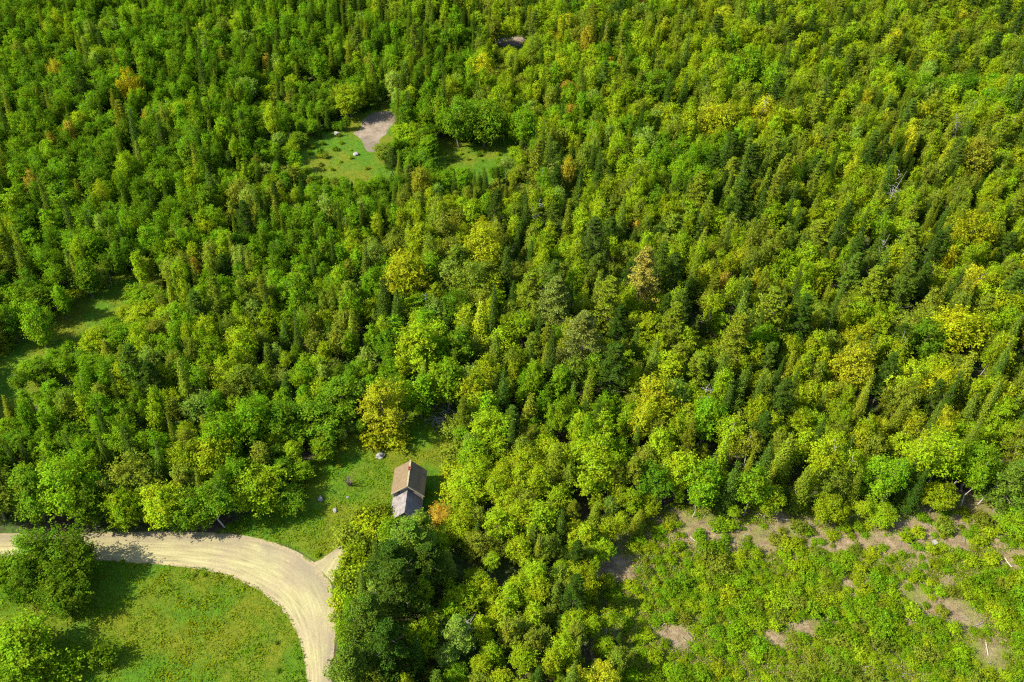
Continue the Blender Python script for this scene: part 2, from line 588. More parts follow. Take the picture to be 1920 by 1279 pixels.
# grass ground, drawn wider than what shows so that it runs in under the trees
YARD_G = [(400, 1002), (440, 975), (520, 945), (570, 880), (620, 820), (690, 770), (760, 765), (860, 765), (880, 860), (880, 960), (860, 1010), (760, 1060), (700, 1090), (650, 1130), (625, 1085), (600, 1056), (560, 1033), (500, 1011), (430, 999)]
MEADOW_G = [(-90, 1047), (160, 1047), (290, 1056), (375, 1064), (440, 1081), (490, 1105), (525, 1133), (550, 1166), (565, 1201), (573, 1241), (577, 1280), (576, 1360), (-110, 1360)]
FIELD_G = [(-140, 660), (0, 632), (60, 600), (140, 565), (190, 530), (250, 495), (330, 495), (330, 560), (250, 620), (170, 690), (100, 720), (60, 770), (20, 850), (-140, 880)]
FAR_G = [(545, 255), (640, 232), (700, 185), (760, 185), (770, 270), (870, 250), (970, 245), (985, 330), (900, 350), (800, 345), (700, 370), (570, 360)]
CUT_G = [(1080, 1360), (1120, 1240), (1080, 1120), (1100, 1040), (1180, 975), (1260, 945), (1420, 950), (1560, 945), (1680, 935), (1800, 925), (1900, 915), (2080, 905), (2110, 1360)]


def refine(poly, step=1.2, amp=0.35, seed=0, closed=True):
    r = np.random.default_rng(seed)
    W2 = [gnd(*q) for q in poly]
    out = []
    n = len(W2)
    for i in range(n if closed else n - 1):
        a, b = np.array(W2[i]), np.array(W2[(i + 1) % n])
        L = np.linalg.norm(b - a)
        k = max(1, int(L / step))
        nrm = np.array([-(b - a)[1], (b - a)[0]]) / (L + 1e-9)
        for j in range(k):
            out.append(a + (b - a) * j / k + nrm * r.normal() * amp)
    if not closed:
        out.append(np.array(W2[-1]))
    return out


def smooth_poly(pts, it=2, closed=True):
    p = np.array(pts, float)
    for _ in range(it):
        if closed:
            p = 0.25 * np.roll(p, 1, 0) + 0.5 * p + 0.25 * np.roll(p, -1, 0)
        else:
            q = p.copy()
            q[1:-1] = 0.25 * p[:-2] + 0.5 * p[1:-1] + 0.25 * p[2:]
            p = q
    return p


def sheet(name, poly, z, mat, seed, amp=0.5):
    pts = smooth_poly(refine(poly, 1.2, amp, seed), 2)
    me = bpy.data.meshes.new(name)
    me.from_pydata([(x, y, z) for x, y in pts], [], [tuple(range(len(pts)))])
    me.materials.append(mat)
    me.update()
    if me.polygons[0].normal.z < 0:
        me.flip_normals()
    return struct(name, me)


ground = mesh_np('ground', [(-3000, -600, 0), (3000, -600, 0), (3000, 5000, 0), (-3000, 5000, 0)], [(0, 1, 2, 3)], M['forest_floor'])
struct('ground', ground)
sheet('meadow_ground', MEADOW_G, 0.004, M['turf'], 1, 0.2)
sheet('yard_ground', YARD_G, 0.004, M['turf'], 2)
sheet('field_ground', FIELD_G, 0.004, M['turf'], 3)
sheet('clearing_ground', FAR_G, 0.004, M['turf'], 4)
sheet('soil_ground', CUT_G, 0.004, M['soil'], 5, 0.8)
GP = [(662, 252), (690, 225), (705, 208), (735, 206), (737, 225), (728, 250), (716, 268), (708, 286), (692, 288), (684, 268)]
sheet('gravel_patch', GP, 0.010, M['bare_gravel'], 6, 1.1)
sheet('bare_ground', [(922, 74), (950, 68), (988, 71), (982, 87), (932, 88)], 0.008, M['bare_gravel'], 7, 0.5)


def ribbon(name, left, right, z, mat, nc=14, n=120):
    def res(poly):
        p = smooth_poly(refine(poly, 1.0, 0.0, 0, False), 12, False)
        d = np.concatenate([[0], np.cumsum(np.linalg.norm(np.diff(p, axis=0), axis=1))])
        s = np.linspace(0, d[-1], n)
        return np.stack([np.interp(s, d, p[:, 0]), np.interp(s, d, p[:, 1])], 1), d[-1]
    A, LA = res(left)
    B, LB = res(right)
    V, U, L, Fq = [], [], [], []
    for i in range(n):
        for k in range(nc + 1):
            f = k / nc
            q = A[i] * (1 - f) + B[i] * f
            V.append((q[0], q[1], z + 0.05 * math.sin(math.pi * f)))
            U.append(f)
            L.append(i / (n - 1) * 0.5 * (LA + LB))
    for i in range(n - 1):
        for k in range(nc):
            a = i * (nc + 1) + k
            Fq.append((a, a + nc + 1, a + nc + 2, a + 1))
    me = mesh_np(name, V, Fq, mat, True, {'across': ('POINT', 'FLOAT', U), 'along': ('POINT', 'FLOAT', L)})
    if me.polygons[0].normal.z < 0:
        me.flip_normals()
    return struct(name, me)


ribbon('road', [(x, y - 3) for x, y in ROAD_TOP], [(x, y + 3) for x, y in ROAD_LOW], 0.012, M['gravel'])
ribbon('driveway', [(588, 1056), (604, 1054), (618, 1043), (645, 1020), (670, 992)], [(625, 1094), (624, 1080), (630, 1062), (650, 1034), (680, 1000)], 0.09, M['gravel'], 8, 40)

# ------------------------------------------------------------------ trees
MID, FRESH, YG, YEL, OLIVE, RUST, PALE = (0.082, 0.150, 0.007), (0.120, 0.210, 0.007), (0.186, 0.252, 0.008), (0.255, 0.268, 0.010), (0.140, 0.178, 0.014), (0.255, 0.180, 0.018), (0.160, 0.228, 0.026)
SPR, PIN, OLC = (0.034, 0.064, 0.006), (0.068, 0.108, 0.009), (0.108, 0.140, 0.008)
WORD = {MID: 'dark green', FRESH: 'fresh green', YG: 'yellow-green', YEL: 'golden yellow', OLIVE: 'olive', RUST: 'rusty orange', PALE: 'pale green', SPR: 'dark', PIN: 'grey-green', OLC: 'olive-toned'}
trees = []   # dicts: kind, x, y, H, Wd, tint, label, variant, rz


def crown_mid(kind):
    return {'maple_tree': 0.58, 'aspen_tree': 0.58, 'birch_tree': 0.66, 'spruce_tree': 0.5, 'pine_tree': 0.6, 'shrub': 0.5}[kind]


def put(kind, px, py, w_px, H, tint, label=None, group=None):
    """a tree whose crown the photograph shows centred at a pixel, w_px wide, H metres tall"""
    z = H * crown_mid(kind)
    x, y = gnd(px, py, z)
    dep = y * CP - (z - HC) * SP
    trees.append(dict(kind=kind, x=x, y=y, H=H, W=w_px * dep / F * (1.12 if kind == 'maple_tree' else 1.0), tint=tint, label=label, hand=True, group=group, py0=py))


EXPL = [
    # the clump and shrubs in the meadow corner
    ('maple_tree', 60, 1035, 84, 9, MID, 'broad dark green maple at the left back of the clump in the meadow corner'),
    ('maple_tree', 128, 1045, 84, 9, MID, 'round dark green maple at the right back of the meadow clump, hiding the road'),
    ('maple_tree', 112, 1108, 78, 7, MID, 'rounded green maple at the front right of the meadow clump, shading the grass'),
    ('maple_tree', 48, 1098, 66, 7, MID, 'dark green maple at the front left of the meadow clump'),
    ('maple_tree', 35, 1212, 116, 7.5, FRESH, 'large fresh green maple filling the lower left corner of the meadow'),
    ('maple_tree', 25, 1285, 90, 6, FRESH, 'green maple cut off by the bottom left corner'),
    ('shrub', 193, 1228, 58, 3.2, MID, 'small bushy green shrub standing alone in the lower meadow'),
    ('shrub', 120, 1250, 70, 3.0, FRESH, 'low green shrub between the corner maple and the lone meadow shrub'),
    ('maple_tree', 12, 1072, 62, 7, FRESH, 'fresh green maple at the left edge beside the meadow clump'),
    # row of trees behind the road
    ('maple_tree', -15, 925, 90, 11, OLIVE, 'olive maple at the left edge behind the road'),
    ('maple_tree', 62, 925, 85, 10.5, MID, 'dark green maple behind the road, left of the tall green one'),
    ('maple_tree', 118, 915, 100, 12.5, FRESH, 'tall full fresh green maple behind the road at its left end'),
    ('aspen_tree', 165, 950, 60, 9.5, MID, 'slim dark green aspen right of the tall maple behind the road'),
    ('maple_tree', 250, 895, 92, 11, OLIVE, 'broad olive-yellow maple in the second row behind the road'),
    ('maple_tree', 228, 950, 60, 9, YG, 'yellow-green maple at the roadside in front of the broad olive one'),
    ('maple_tree', 302, 945, 78, 9, YG, 'bright yellow-green round maple at the roadside'),
    ('maple_tree', 362, 952, 66, 8, MID, 'dark green maple in shade at the roadside, right of the yellow-green one'),
    ('maple_tree', 480, 915, 105, 8, YG, 'broad yellow-green maple at the yard corner above the road bend'),
    ('maple_tree', 540, 935, 55, 4.5, MID, 'low dark green maple on the shaded yard side of the corner maple'),
    ('maple_tree', 400, 860, 80, 10, YG, 'yellow-green maple behind the shaded roadside tree'),
    ('maple_tree', 350, 865, 60, 10, YEL, 'golden maple in the second row behind the road'),
    ('maple_tree', 562, 880, 50, 3.6, FRESH, 'small green maple standing at the left edge of the yard'),
    ('maple_tree', 420, 820, 75, 11, FRESH, None),
    ('maple_tree', 590, 790, 90, 7.5, MID, 'dark green maple shading the top left corner of the yard'),
    ('maple_tree', 640, 745, 85, 8, MID, 'dark green broad maple left of the golden olive tree above the yard'),
    ('maple_tree', 530, 790, 75, 8.5, MID, None),
    ('maple_tree', 470, 790, 75, 11, FRESH, None),
    # around the yard
    ('maple_tree', 717, 762, 74, 12.5, (0.215, 0.205, 0.010), 'tall golden-olive maple standing at the top of the yard behind the cottage'),
    ('shrub', 705, 815, 70, 3.0, (0.19, 0.19, 0.006), 'golden shrub at the foot of the golden-olive maple above the yard'),
    ('shrub', 742, 818, 60, 2.6, (0.18, 0.2, 0.006), None),
    ('aspen_tree', 790, 655, 72, 14, YG, 'tall yellow-green aspen rising behind the yard'),
    ('aspen_tree', 762, 650, 40, 12, YG, 'slim yellow-green aspen just left of the tall one behind the yard'),
    ('aspen_tree', 790, 735, 62, 11, FRESH, 'green aspen at the top edge of the yard right of the golden-olive maple'),
    ('aspen_tree', 842, 718, 62, 12, FRESH, 'green aspen above the grey brush pile'),
    ('aspen_tree', 888, 738, 58, 12, YG, 'light yellow-green aspen right of the grey brush pile'),
    ('spruce_tree', 900, 618, 55, 13, YG, 'bright yellow-green cone-shaped tree in the middle of the woods'),
    ('aspen_tree', 860, 655, 55, 12, MID, None),
    ('aspen_tree', 937, 845, 46, 7.5, YG, 'small bright lime-green aspen with smooth oval crown right of the yard'),
    ('aspen_tree', 915, 770, 52, 11, FRESH, None),
    ('shrub', 855, 850, 55, 3.5, OLIVE, 'olive shrub at the right edge of the yard behind the cottage'),
    ('maple_tree', 880, 910, 80, 6.5, YG, 'yellow-green bushy maple right of the cottage shadow'),
    ('maple_tree', 832, 972, 50, 5.5, RUST, 'rusty orange maple just below right of the cottage'),
    ('maple_tree', 868, 945, 45, 6, YG, None),
    ('maple_tree', 985, 870, 55, 8, YEL, 'golden yellow maple right of the smooth lime-green aspen'),
    ('maple_tree', 955, 945, 50, 7, YEL, None),
    ('maple_tree', 1112, 885, 85, 10, YG, 'wide yellow-green maple in front of the pines at the middle right'),
    ('aspen_tree', 1012, 975, 62, 9, YG, 'bright yellow-green aspen in the lower middle thicket'),
    # tall pines below the cottage
    ('pine_tree', 768, 1022, 125, 13, PIN, 'big grey-green pine directly below the cottage'),
    ('pine_tree', 735, 1062, 105, 13, SPR, 'dark pine left of the big one below the cottage'),
    ('pine_tree', 745, 1105, 130, 15, SPR, 'very dark broad pine in the lower middle, right of the road bend'),
    ('pine_tree', 690, 1165, 115, 15, PIN, 'big pine overhanging the right side of the road'),
    ('pine_tree', 725, 1215, 120, 14, SPR, 'dark pine at the bottom right of the roadside pine'),
    ('pine_tree', 655, 1255, 110, 13, PIN, 'grey-green pine beside the road at the bottom edge'),
    ('pine_tree', 800, 1060, 95, 12, SPR, None),
    ('pine_tree', 858, 1190, 70, 11, PALE, 'pale tan-green pine in the bottom middle thicket'),
    ('shrub', 655, 1010, 62, 3.2, OLIVE, 'olive shrub beside the driveway mouth'),
    ('shrub', 665, 1055, 66, 3.6, YG, 'yellow-green shrub between the driveway and the dark pines'),
    ('shrub', 645, 1100, 56, 3.2, YG, 'yellow-green shrub on the outer side of the road bend'),
    ('shrub', 690, 985, 62, 3.4, YG, 'yellow-green shrub left of the big pine below the cottage'),
    ('shrub', 720, 968, 50, 2.6, OLC, 'olive-toned shrub against the front of the cottage'),
    ('shrub', 675, 1100, 60, 4, OLIVE, None),
    ('shrub', 668, 1025, 50, 2.6, YG, None),
    ('shrub', 690, 1030, 55, 3.0, OLIVE, None),
    ('shrub', 680, 1075, 60, 3.4, YG, None),
    ('shrub', 650, 1075, 50, 2.8, OLIVE, None),
    ('shrub', 658, 1125, 56, 3.2, YG, None),
    ('shrub', 640, 1130, 40, 2.4, YG, None),
    ('shrub', 705, 1000, 52, 3.0, YEL, None),
    ('shrub', 720, 985, 50, 2.6, YG, None),
    ('shrub', 745, 972, 44, 2.2, YG, None),
    ('shrub', 675, 968, 40, 2.0, OLIVE, None),
    ('shrub', 700, 962, 36, 1.8, YG, None),
    ('shrub', 640, 1160, 36, 2.2, OLIVE, None),
    ('shrub', 850, 800, 50, 3.0, OLIVE, None),
    ('shrub', 852, 880, 46, 3.0, YG, None),
    ('shrub', 845, 925, 46, 2.6, YG, None),

    # edge of the cut-over ground
    ('aspen_tree', 1318, 905, 64, 11, FRESH, 'fresh green aspen at the back edge of the cut-over ground, left end'),
    ('aspen_tree', 1412, 915, 56, 12, FRESH, 'bright green aspen in front of the dark gap at the cut-over ground'),
    ('spruce_tree', 1502, 918, 58, 10, OLC, 'olive-toned cone-shaped spruce standing right at the cut-over edge'),
    ('spruce_tree', 1468, 862, 62, 12, OLC, 'broad olive-toned spruce behind the cone-shaped one at the cut-over edge'),
    ('maple_tree', 1562, 905, 60, 8.5, OLIVE, 'olive maple with bare grey trunks at the cut-over edge'),
    ('maple_tree', 1645, 895, 66, 10, FRESH, 'green maple in the middle of the cut-over edge'),
    ('birch_tree', 1765, 855, 75, 13.5, YG, 'leaning birch with a bare white trunk at the cut-over edge'),
    ('birch_tree', 1722, 860, 60, 14, YG, 'slim birch with a thin pale stem left of the leaning one'),
    ('birch_tree', 1550, 850, 70, 14, YG, 'birch with thin pale stems above the olive maple at the cut-over edge'),
    ('maple_tree', 1830, 872, 70, 11, FRESH, 'bright green maple at the right end of the cut-over edge'),
    ('pine_tree', 1898, 905, 90, 12, PIN, 'dark pine at the right edge beside the cut-over ground'),
    ('birch_tree', 1838, 890, 40, 12, FRESH, None),
    ('maple_tree', 1225, 905, 60, 8, MID, None), ('aspen_tree', 1275, 880, 56, 11, YG, None), ('spruce_tree', 1600, 915, 44, 9, OLC, None), ('birch_tree', 1590, 870, 50, 12, YG, None), ('spruce_tree', 1700, 905, 44, 10, SPR, None), ('birch_tree', 1310, 930, 34, 8, FRESH, None), ('birch_tree', 1680, 890, 46, 12, FRESH, None),
    ('maple_tree', 1915, 975, 80, 4, FRESH, 'low green maple bush at the right edge of the cut-over ground'),
    ('spruce_tree', 1370, 915, 50, 12, SPR, None), ('spruce_tree', 1430, 880, 50, 13, SPR, None),
    # remarkable trees in the woods
    ('maple_tree', 762, 520, 84, 13, (0.215, 0.215, 0.008), 'broad golden-olive maple in the middle of the woods'),
    ('maple_tree', 905, 465, 70, 13, YEL, 'golden maple right of the middle of the woods'),
    ('maple_tree', 880, 530, 60, 12, OLIVE, None),
    ('pine_tree', 1205, 520, 75, 18, (0.175, 0.170, 0.025), 'tall tan-topped pine in the middle right woods'),
    ('maple_tree', 1230, 755, 80, 12, (0.215, 0.205, 0.008), 'golden-olive maple right of the dark pines'),
    ('maple_tree', 1205, 790, 50, 11, YEL, None),
    ('maple_tree', 1600, 690, 72, 12, (0.215, 0.195, 0.010), 'large golden-olive maple among dark conifers on the right'),
    ('maple_tree', 1818, 440, 62, 13, (0.27, 0.22, 0.008), 'large orange-yellow maple on the right'),
    ('maple_tree', 1830, 300, 60, 13, (0.215, 0.190, 0.02), 'broad tan-yellow maple on the upper right'),
    ('maple_tree', 790, 345, 36, 10, RUST, 'rusty orange maple below the far clearing'),
    ('maple_tree', 905, 132, 34, 11, (0.42, 0.36, 0.01), 'bright yellow maple in the far middle woods'),
    ('maple_tree', 846, 172, 32, 11, YEL, 'golden maple behind the far clearing'),
    ('maple_tree', 655, 185, 62, 9, YG, 'tall yellow-green maple left of the far gravel patch'),
    ('maple_tree', 862, 225, 62, 13, MID, 'broad dark green maple behind the far lawn'),
    ('maple_tree', 910, 225, 62, 12.5, MID, 'dark green maple at the right behind the far lawn'),
    ('maple_tree', 985, 240, 46, 12, FRESH, 'bright green maple at the right end of the far lawn'),
    ('maple_tree', 765, 250, 45, 7, YG, 'yellow-green maple right of the far gravel patch'),
    ('maple_tree', 795, 262, 36, 7, MID, None),
    ('maple_tree', 722, 285, 40, 5, OLIVE, None), ('maple_tree', 770, 292, 42, 5, MID, None),
    ('maple_tree', 62, 350, 26, 10, (0.30, 0.13, 0.03), 'rust-coloured maple near the left edge in the far woods'),
    ('maple_tree', 108, 140, 26, 11, (0.24, 0.15, 0.015), 'brownish maple in the far left woods'),
    ('maple_tree', 108, 45, 26, 11, YEL, 'golden maple in the far top left corner'),
    ('maple_tree', 245, 165, 40, 12, (0.28, 0.21, 0.008), 'orange-gold maple in the far left woods'),
    ('maple_tree', 192, 372, 34, 11, YEL, 'golden maple in the left woods above the field strip'),
    ('maple_tree', 240, 320, 40, 12, YG, None),
    ('maple_tree', 510, 225, 26, 11, YEL, 'golden maple left of the far clearing'),
    ('maple_tree', 1065, 325, 26, 11, RUST, 'rusty orange maple right of the far lawn'),
    ('maple_tree', 1100, 78, 26, 11, RUST, 'small rusty maple in the far right woods'),
    ('maple_tree', 1340, 225, 56, 12, YEL, 'golden maple in the upper right woods'),
    ('maple_tree', 1225, 165, 50, 12, MID, None),
    ('maple_tree', 1400, 130, 62, 13, FRESH, 'wide bright green maple in the upper right woods'), ('maple_tree', 1450, 155, 48, 12, FRESH, None),
    ('maple_tree', 340, 520, 34, 11, YG, None),
    ('maple_tree', 268, 556, 56, 4.5, FRESH, 'low broad fresh green maple at the right end of the field strip'),
    ('pine_tree', 250, 690, 75, 14, (0.060, 0.105, 0.008), 'lone dark pine among broadleaf trees left of the middle'),
    ('pine_tree', 285, 715, 60, 12, SPR, None),
    ('spruce_tree', 720, 575, 60, 13, SPR, 'dark spruce below the broad golden-olive maple'), ('spruce_tree', 745, 590, 45, 12, SPR, None),
    ('pine_tree', 1110, 455, 62, 16, (0.055, 0.095, 0.012), 'tall blue-green pine in the middle of the woods'),
    ('pine_tree', 1385, 385, 75, 15, SPR, 'dark pine in the right woods, the upper one'),
    ('pine_tree', 1090, 640, 100, 17, (0.10, 0.125, 0.02), 'large olive-grey pine above the dark gap'),
    ('pine_tree', 1040, 570, 90, 16, (0.11, 0.13, 0.018), None), ('pine_tree', 1140, 570, 80, 16, OLC, None),
    ('pine_tree', 1150, 690, 80, 15, SPR, 'dark pine over the black gap right of the middle'), ('pine_tree', 1440, 590, 90, 16, OLC, None), ('pine_tree', 1500, 600, 70, 15, SPR, None),
    ('pine_tree', 1380, 640, 80, 16, OLC, None), ('pine_tree', 1260, 520, 60, 15, SPR, None), ('pine_tree', 1270, 590, 60, 15, PIN, None),
    ('spruce_tree', 1660, 345, 50, 14, SPR, 'tall dark spruce beside a pale dead trunk on the upper right'),
    ('maple_tree', 1735, 640, 70, 11, MID, None), ('maple_tree', 1790, 620, 85, 12, (0.26, 0.26, 0.006), 'wide bright yellow maple on the right'),
    ('maple_tree', 1700, 720, 60, 11, YEL, None), ('maple_tree', 1760, 730, 75, 11, (0.25, 0.25, 0.006), None),
    ('maple_tree', 1425, 650, 60, 11, FRESH, None), ('spruce_tree', 1350, 860, 52, 12, YG, None),
]
for e in EXPL:
    e = list(e)
    if e[5][0] > 0.18 and e[0] != 'shrub' and 'just below right of the cottage' not in (e[6] or ''):
        e[5] = tuple(0.6 * np.array(e[5]) + 0.4 * np.array(YG))
    WORD.setdefault(e[5], 'golden')
    put(*e)

# dark conifer stands: centre, radius (pixels), share of conifers
STANDS = [(1090, 600, 110, .55), (1420, 600, 110, .6), (1380, 390, 90, .6), (1560, 540, 120, .55), (1660, 340, 70, .6), (1600, 760, 90, .5), (1200, 500, 90, .4),
          (700, 60, 110, .5), (830, 50, 80, .6), (620, 140, 60, .4), (820, 140, 60, .4), (480, 330, 70, .35), (430, 190, 60, .35), (1000, 400, 120, .4), (920, 380, 60, .5), (1700, 480, 110, .45),
          (1500, 330, 80, .35), (1750, 800, 60, .3), (1300, 700, 80, .4), (760, 380, 60, .4), (1550, 40, 60, .5), (260, 690, 60, .3), (1480, 800, 70, .4), (60, 60, 50, .3), (1860, 80, 60, .3), (1450, 230, 50, .4), (550, 30, 80, .3)]
lat = rng.uniform(0, 1, (4, 64, 64)).tolist()


def vnoise(x, y, sc, ch):
    x, y = x / sc + 100, y / sc + 100
    i, j = int(math.floor(x)), int(math.floor(y))
    fx, fy = x - i, y - j
    fx, fy = fx * fx * (3 - 2 * fx), fy * fy * (3 - 2 * fy)
    L = lat[ch]
    g = lambda a, b: L[a % 64][b % 64]
    return (g(i, j) * (1 - fx) + g(i + 1, j) * fx) * (1 - fy) + (g(i, j + 1) * (1 - fx) + g(i + 1, j + 1) * fx) * fy


def choose(x, y, px, py):
    """which tree grows here: greener on the left and far left, yellower to the right, conifers in stands"""
    pc = 0.15 + 0.10 * (px > 950)
    for cx, cy, rr, s in STANDS:
        d = math.hypot(px - cx, (py - cy) * 1.2) / rr
        if d < 1.15:
            pc = max(pc, s * min(1, (1.15 - d) * 2.2))
    u = rng.random()
    if u < pc:
        if rng.random() < (0.30 if px > 950 else 0.08):
            return 'pine_tree', [PIN, SPR, OLC, OLC][rng.integers(4)]
        return 'spruce_tree', [SPR, SPR, PIN, OLC][rng.integers(4)]
    n1, n2 = vnoise(x, y, 16, 0), vnoise(x, y, 9, 1)
    warm = 0.06 + 0.14 * (px > 900) + 0.66 * max(0, min(1, (px - 250) / 1250)) - 0.14 * (py < 330) * (px < 900) + 0.12 * (500 < py < 900) * (px < 700) + (n1 - 0.5) * 0.9 + (n2 - 0.5) * 0.5 + rng.normal() * 0.16
    k = rng.random()
    kind = 'aspen_tree' if k < 0.40 else ('birch_tree' if k < 0.58 else 'maple_tree')
    if warm < 0.12:
        t = MID if rng.random() < 0.6 else FRESH
    elif warm < 0.36:
        t = FRESH if rng.random() < 0.75 else MID
    elif warm < 0.52:
        t = [FRESH, YG, PALE, OLIVE][rng.integers(4)]
    elif warm < 1.16:
        t = YG if rng.random() < 0.72 else OLIVE
    else:
        t = [YEL, YG, YEL, OLIVE][rng.integers(4)]
    if rng.random() < 0.003:
        t = RUST
    return kind, t


NOBASE = [ROADP, MEADOW_G, [(-300, 1000), (640, 1000), (640, 1500), (-300, 1500)], YARD, CUT, FAR_LAWN, FAR_GRASS, FIELD, BARE]
cell = {}


def near(x, y, r):
    i, j = int(x // 4), int(y // 4)
    for a in range(i - 2, i + 3):
        for b in range(j - 2, j + 3):
            for (u, v, q) in cell.get((a, b), ()):
                if (u - x) ** 2 + (v - y) ** 2 < (0.5 * (r + q)) ** 2:
                    return True
    return False


def remember(x, y, r):
    cell.setdefault((int(x // 4), int(y // 4)), []).append((x, y, r))


for t_ in trees:
    remember(t_['x'], t_['y'], t_['W'] * 0.5)
hand_seen = [(*proj(q['x'], q['y'], q['H'] * crown_mid(q['kind'])), q['y'], q['W'] * F / (q['y'] * CP + HC * SP)) for q in trees if q['label']]
NR = 120000
cx_ = rng.uniform(-1, 1, NR)
cy_ = rng.uniform(0, 1, NR)
for nth, (a_, b_) in enumerate(zip(cx_.tolist(), cy_.tolist())):
    # even over the ground between the near edge and a little past the far edge of the picture
    y = 52 + b_ * 290
    half = y * 0.78 + 60
    x = a_ * half + y * 0.075
    if rng.random() > half / 330:
        continue
    px, py = proj(x, y, 0)
    if not (-420 < px < 2090) or py > 1420:
        continue
    if any(in_poly(px, py, q) for q in NOBASE):
        continue
    kind, tint = choose(x, y, px, py)
    wn, hn, _ = KIND[kind]
    big = 0.80 + 0.45 * vnoise(x, y, 22, 2)
    fill = nth > NR * 0.55          # later on, younger trees fill what gaps are left
    s = big * rng.uniform(0.62, 1.16)
    H = hn * (0.72 + 0.28 * big) * rng.uniform(0.62, 1.0)
    if kind == 'pine_tree':
        s *= 0.80
        H *= 0.95
    if kind == 'spruce_tree':
        s *= rng.uniform(0.80, 1.1)
        H *= rng.uniform(0.85, 1.22)
    if fill:
        s *= 0.70
        H *= rng.uniform(0.42, 0.75)
    Wd = wn * s
    # young thicket in the bottom middle
    if 800 < px < 1250 and py > 960:
        H *= 0.76
    # low growth round the openings, so that they lie open to the sun
    for (x0, x1, y0, y1, g) in ((470, 720, 690, 1000, .68), (480, 680, 170, 400, .62), (660, 1000, 280, 420, .70), (1120, 1920, 900, 1010, .8)):
        if x0 < px < x1 and y0 < py < y1:
            H *= g
            Wd *= 0.9
    if px < 330 and 0 < py - (800 - (px + 60) * 0.75) < 130:      # the near side of the field strip
        H *= 0.62
    r = Wd * (0.62 if kind in ('spruce_tree', 'pine_tree') else 0.63)
    if near(x, y, r):
        continue
    bad = False
    for dx, z in ((0, H), (0, H * .75), (-.42 * Wd, H * .62), (.42 * Wd, H * .62), (0, H * .4)):
        qx, qy = proj(x + dx, y, z)
        if any(in_poly(qx, qy, q) for q in CLEAR):
            bad = True
            break
    if not bad:
        mx, my = proj(x, y, H * .62)
        for q in hand_seen:
            if q[2] > y and abs(mx - q[0]) < q[3] * (.62 if q[1] > 820 and q[0] > 1280 else .42) and abs(my - q[1]) < q[3] * (.7 if q[1] > 820 and q[0] > 1280 else .5):
                bad = True
                break
    if bad:
        continue
    remember(x, y, r)
    tint = tuple(np.clip(np.array(tint) * rng.uniform(0.82, 1.18) * np.array([rng.uniform(0.9, 1.1), 1, 1]), 0, 0.6)) if False else tint
    trees.append(dict(kind=kind, x=x, y=y, H=H, W=Wd, tint=tint, label=None, hand=False, group=None))

# ------------------------------------------------------------------ shrubs on the cut-over ground
BALD = [(1250, 980, 38), (1430, 1002, 48), (1620, 985, 70), (1760, 968, 70), (1480, 995, 50), (1880, 975, 60), (1340, 985, 40), (1680, 1000, 50), (1285, 992, 38), (1370, 1005, 45), (1535, 1012, 40), (1765, 1135, 75), (1270, 1190, 30), (1510, 1168, 40), (1840, 985, 75), (1850, 1235, 40), (1625, 1085, 40), (1150, 1055, 45), (1310, 1160, 30), (1590, 1000, 40), (1700, 980, 50), (1460, 1200, 30), (1900, 1050, 30)]


def bald(px, py):
    k = 0.0
    x, y = gnd(px, py)
    for a, b, c in BALD:
        d = math.hypot(px - a, (py - b) * 1.5) / c
        if d > 2.3:
            continue
        d += (vnoise(x, y, 2.6, 1) - 0.5) * 1.5 + (vnoise(x, y, 1.1, 2) - 0.5) * 0.7
        k = max(k, min(1.0, (1.15 - d) * 1.8))
    return rng.random() < k


shr = []
for _ in range(9000):
    px, py = rng.uniform(1130, 1960), rng.uniform(960, 1300)
    if not in_poly(px, py, CUT) or (bald(px, py) and rng.random() < 0.93):
        continue
    x, y = gnd(px, py)
    n = vnoise(x, y, 7, 3)
    if n < 0.48 and rng.random() < 0.84:
        continue
    Wd = rng.uniform(0.7, 2.9) * (0.6 + 0.7 * n)
    if near(x, y, Wd * 0.58):
        continue
    remember(x, y, Wd * 0.58)
    shr.append(dict(kind='shrub', x=x, y=y, H=Wd * rng.uniform(0.36, 0.66), W=Wd, tint=[FRESH, YG, FRESH, FRESH, YG, OLIVE, (0.16, 0.25, 0.006)][rng.integers(7)], label=None, hand=False, group=None))
trees += shr
# rough growth in the clearings and along the edges of yard and road
for poly, n_, w0, w1 in ((FAR_GRASS, 70, .7, 2.0), (FAR_LAWN, 20, .6, 1.6), (YARD_G, 60, .5, 1.3), (MEADOW_G, 16, .4, .9)):
    Wp = [gnd(*q) for q in poly]
    xs, ys = [a for a, b in Wp], [b for a, b in Wp]
    for _ in range(n_):
        x, y = rng.uniform(min(xs), max(xs)), rng.uniform(min(ys), max(ys))
        px, py = proj(x, y, 0)
        if not in_poly(px, py, poly) or in_poly(px, py, ROADP) or (poly is YARD_G and in_poly(px, py, YARD) and rng.random() < .85) or (690 < px < 850 and 850 < py < 990) or (660 < px < 745 and 205 < py < 290):
            continue
        Wd = rng.uniform(w0, w1)
        trees.append(dict(kind='shrub', x=x, y=y, H=Wd * rng.uniform(.4, .8), W=Wd, tint=[FRESH, YG, OLIVE, MID][rng.integers(4)], label=None, hand=False, group='low shrubs in the open grass'))

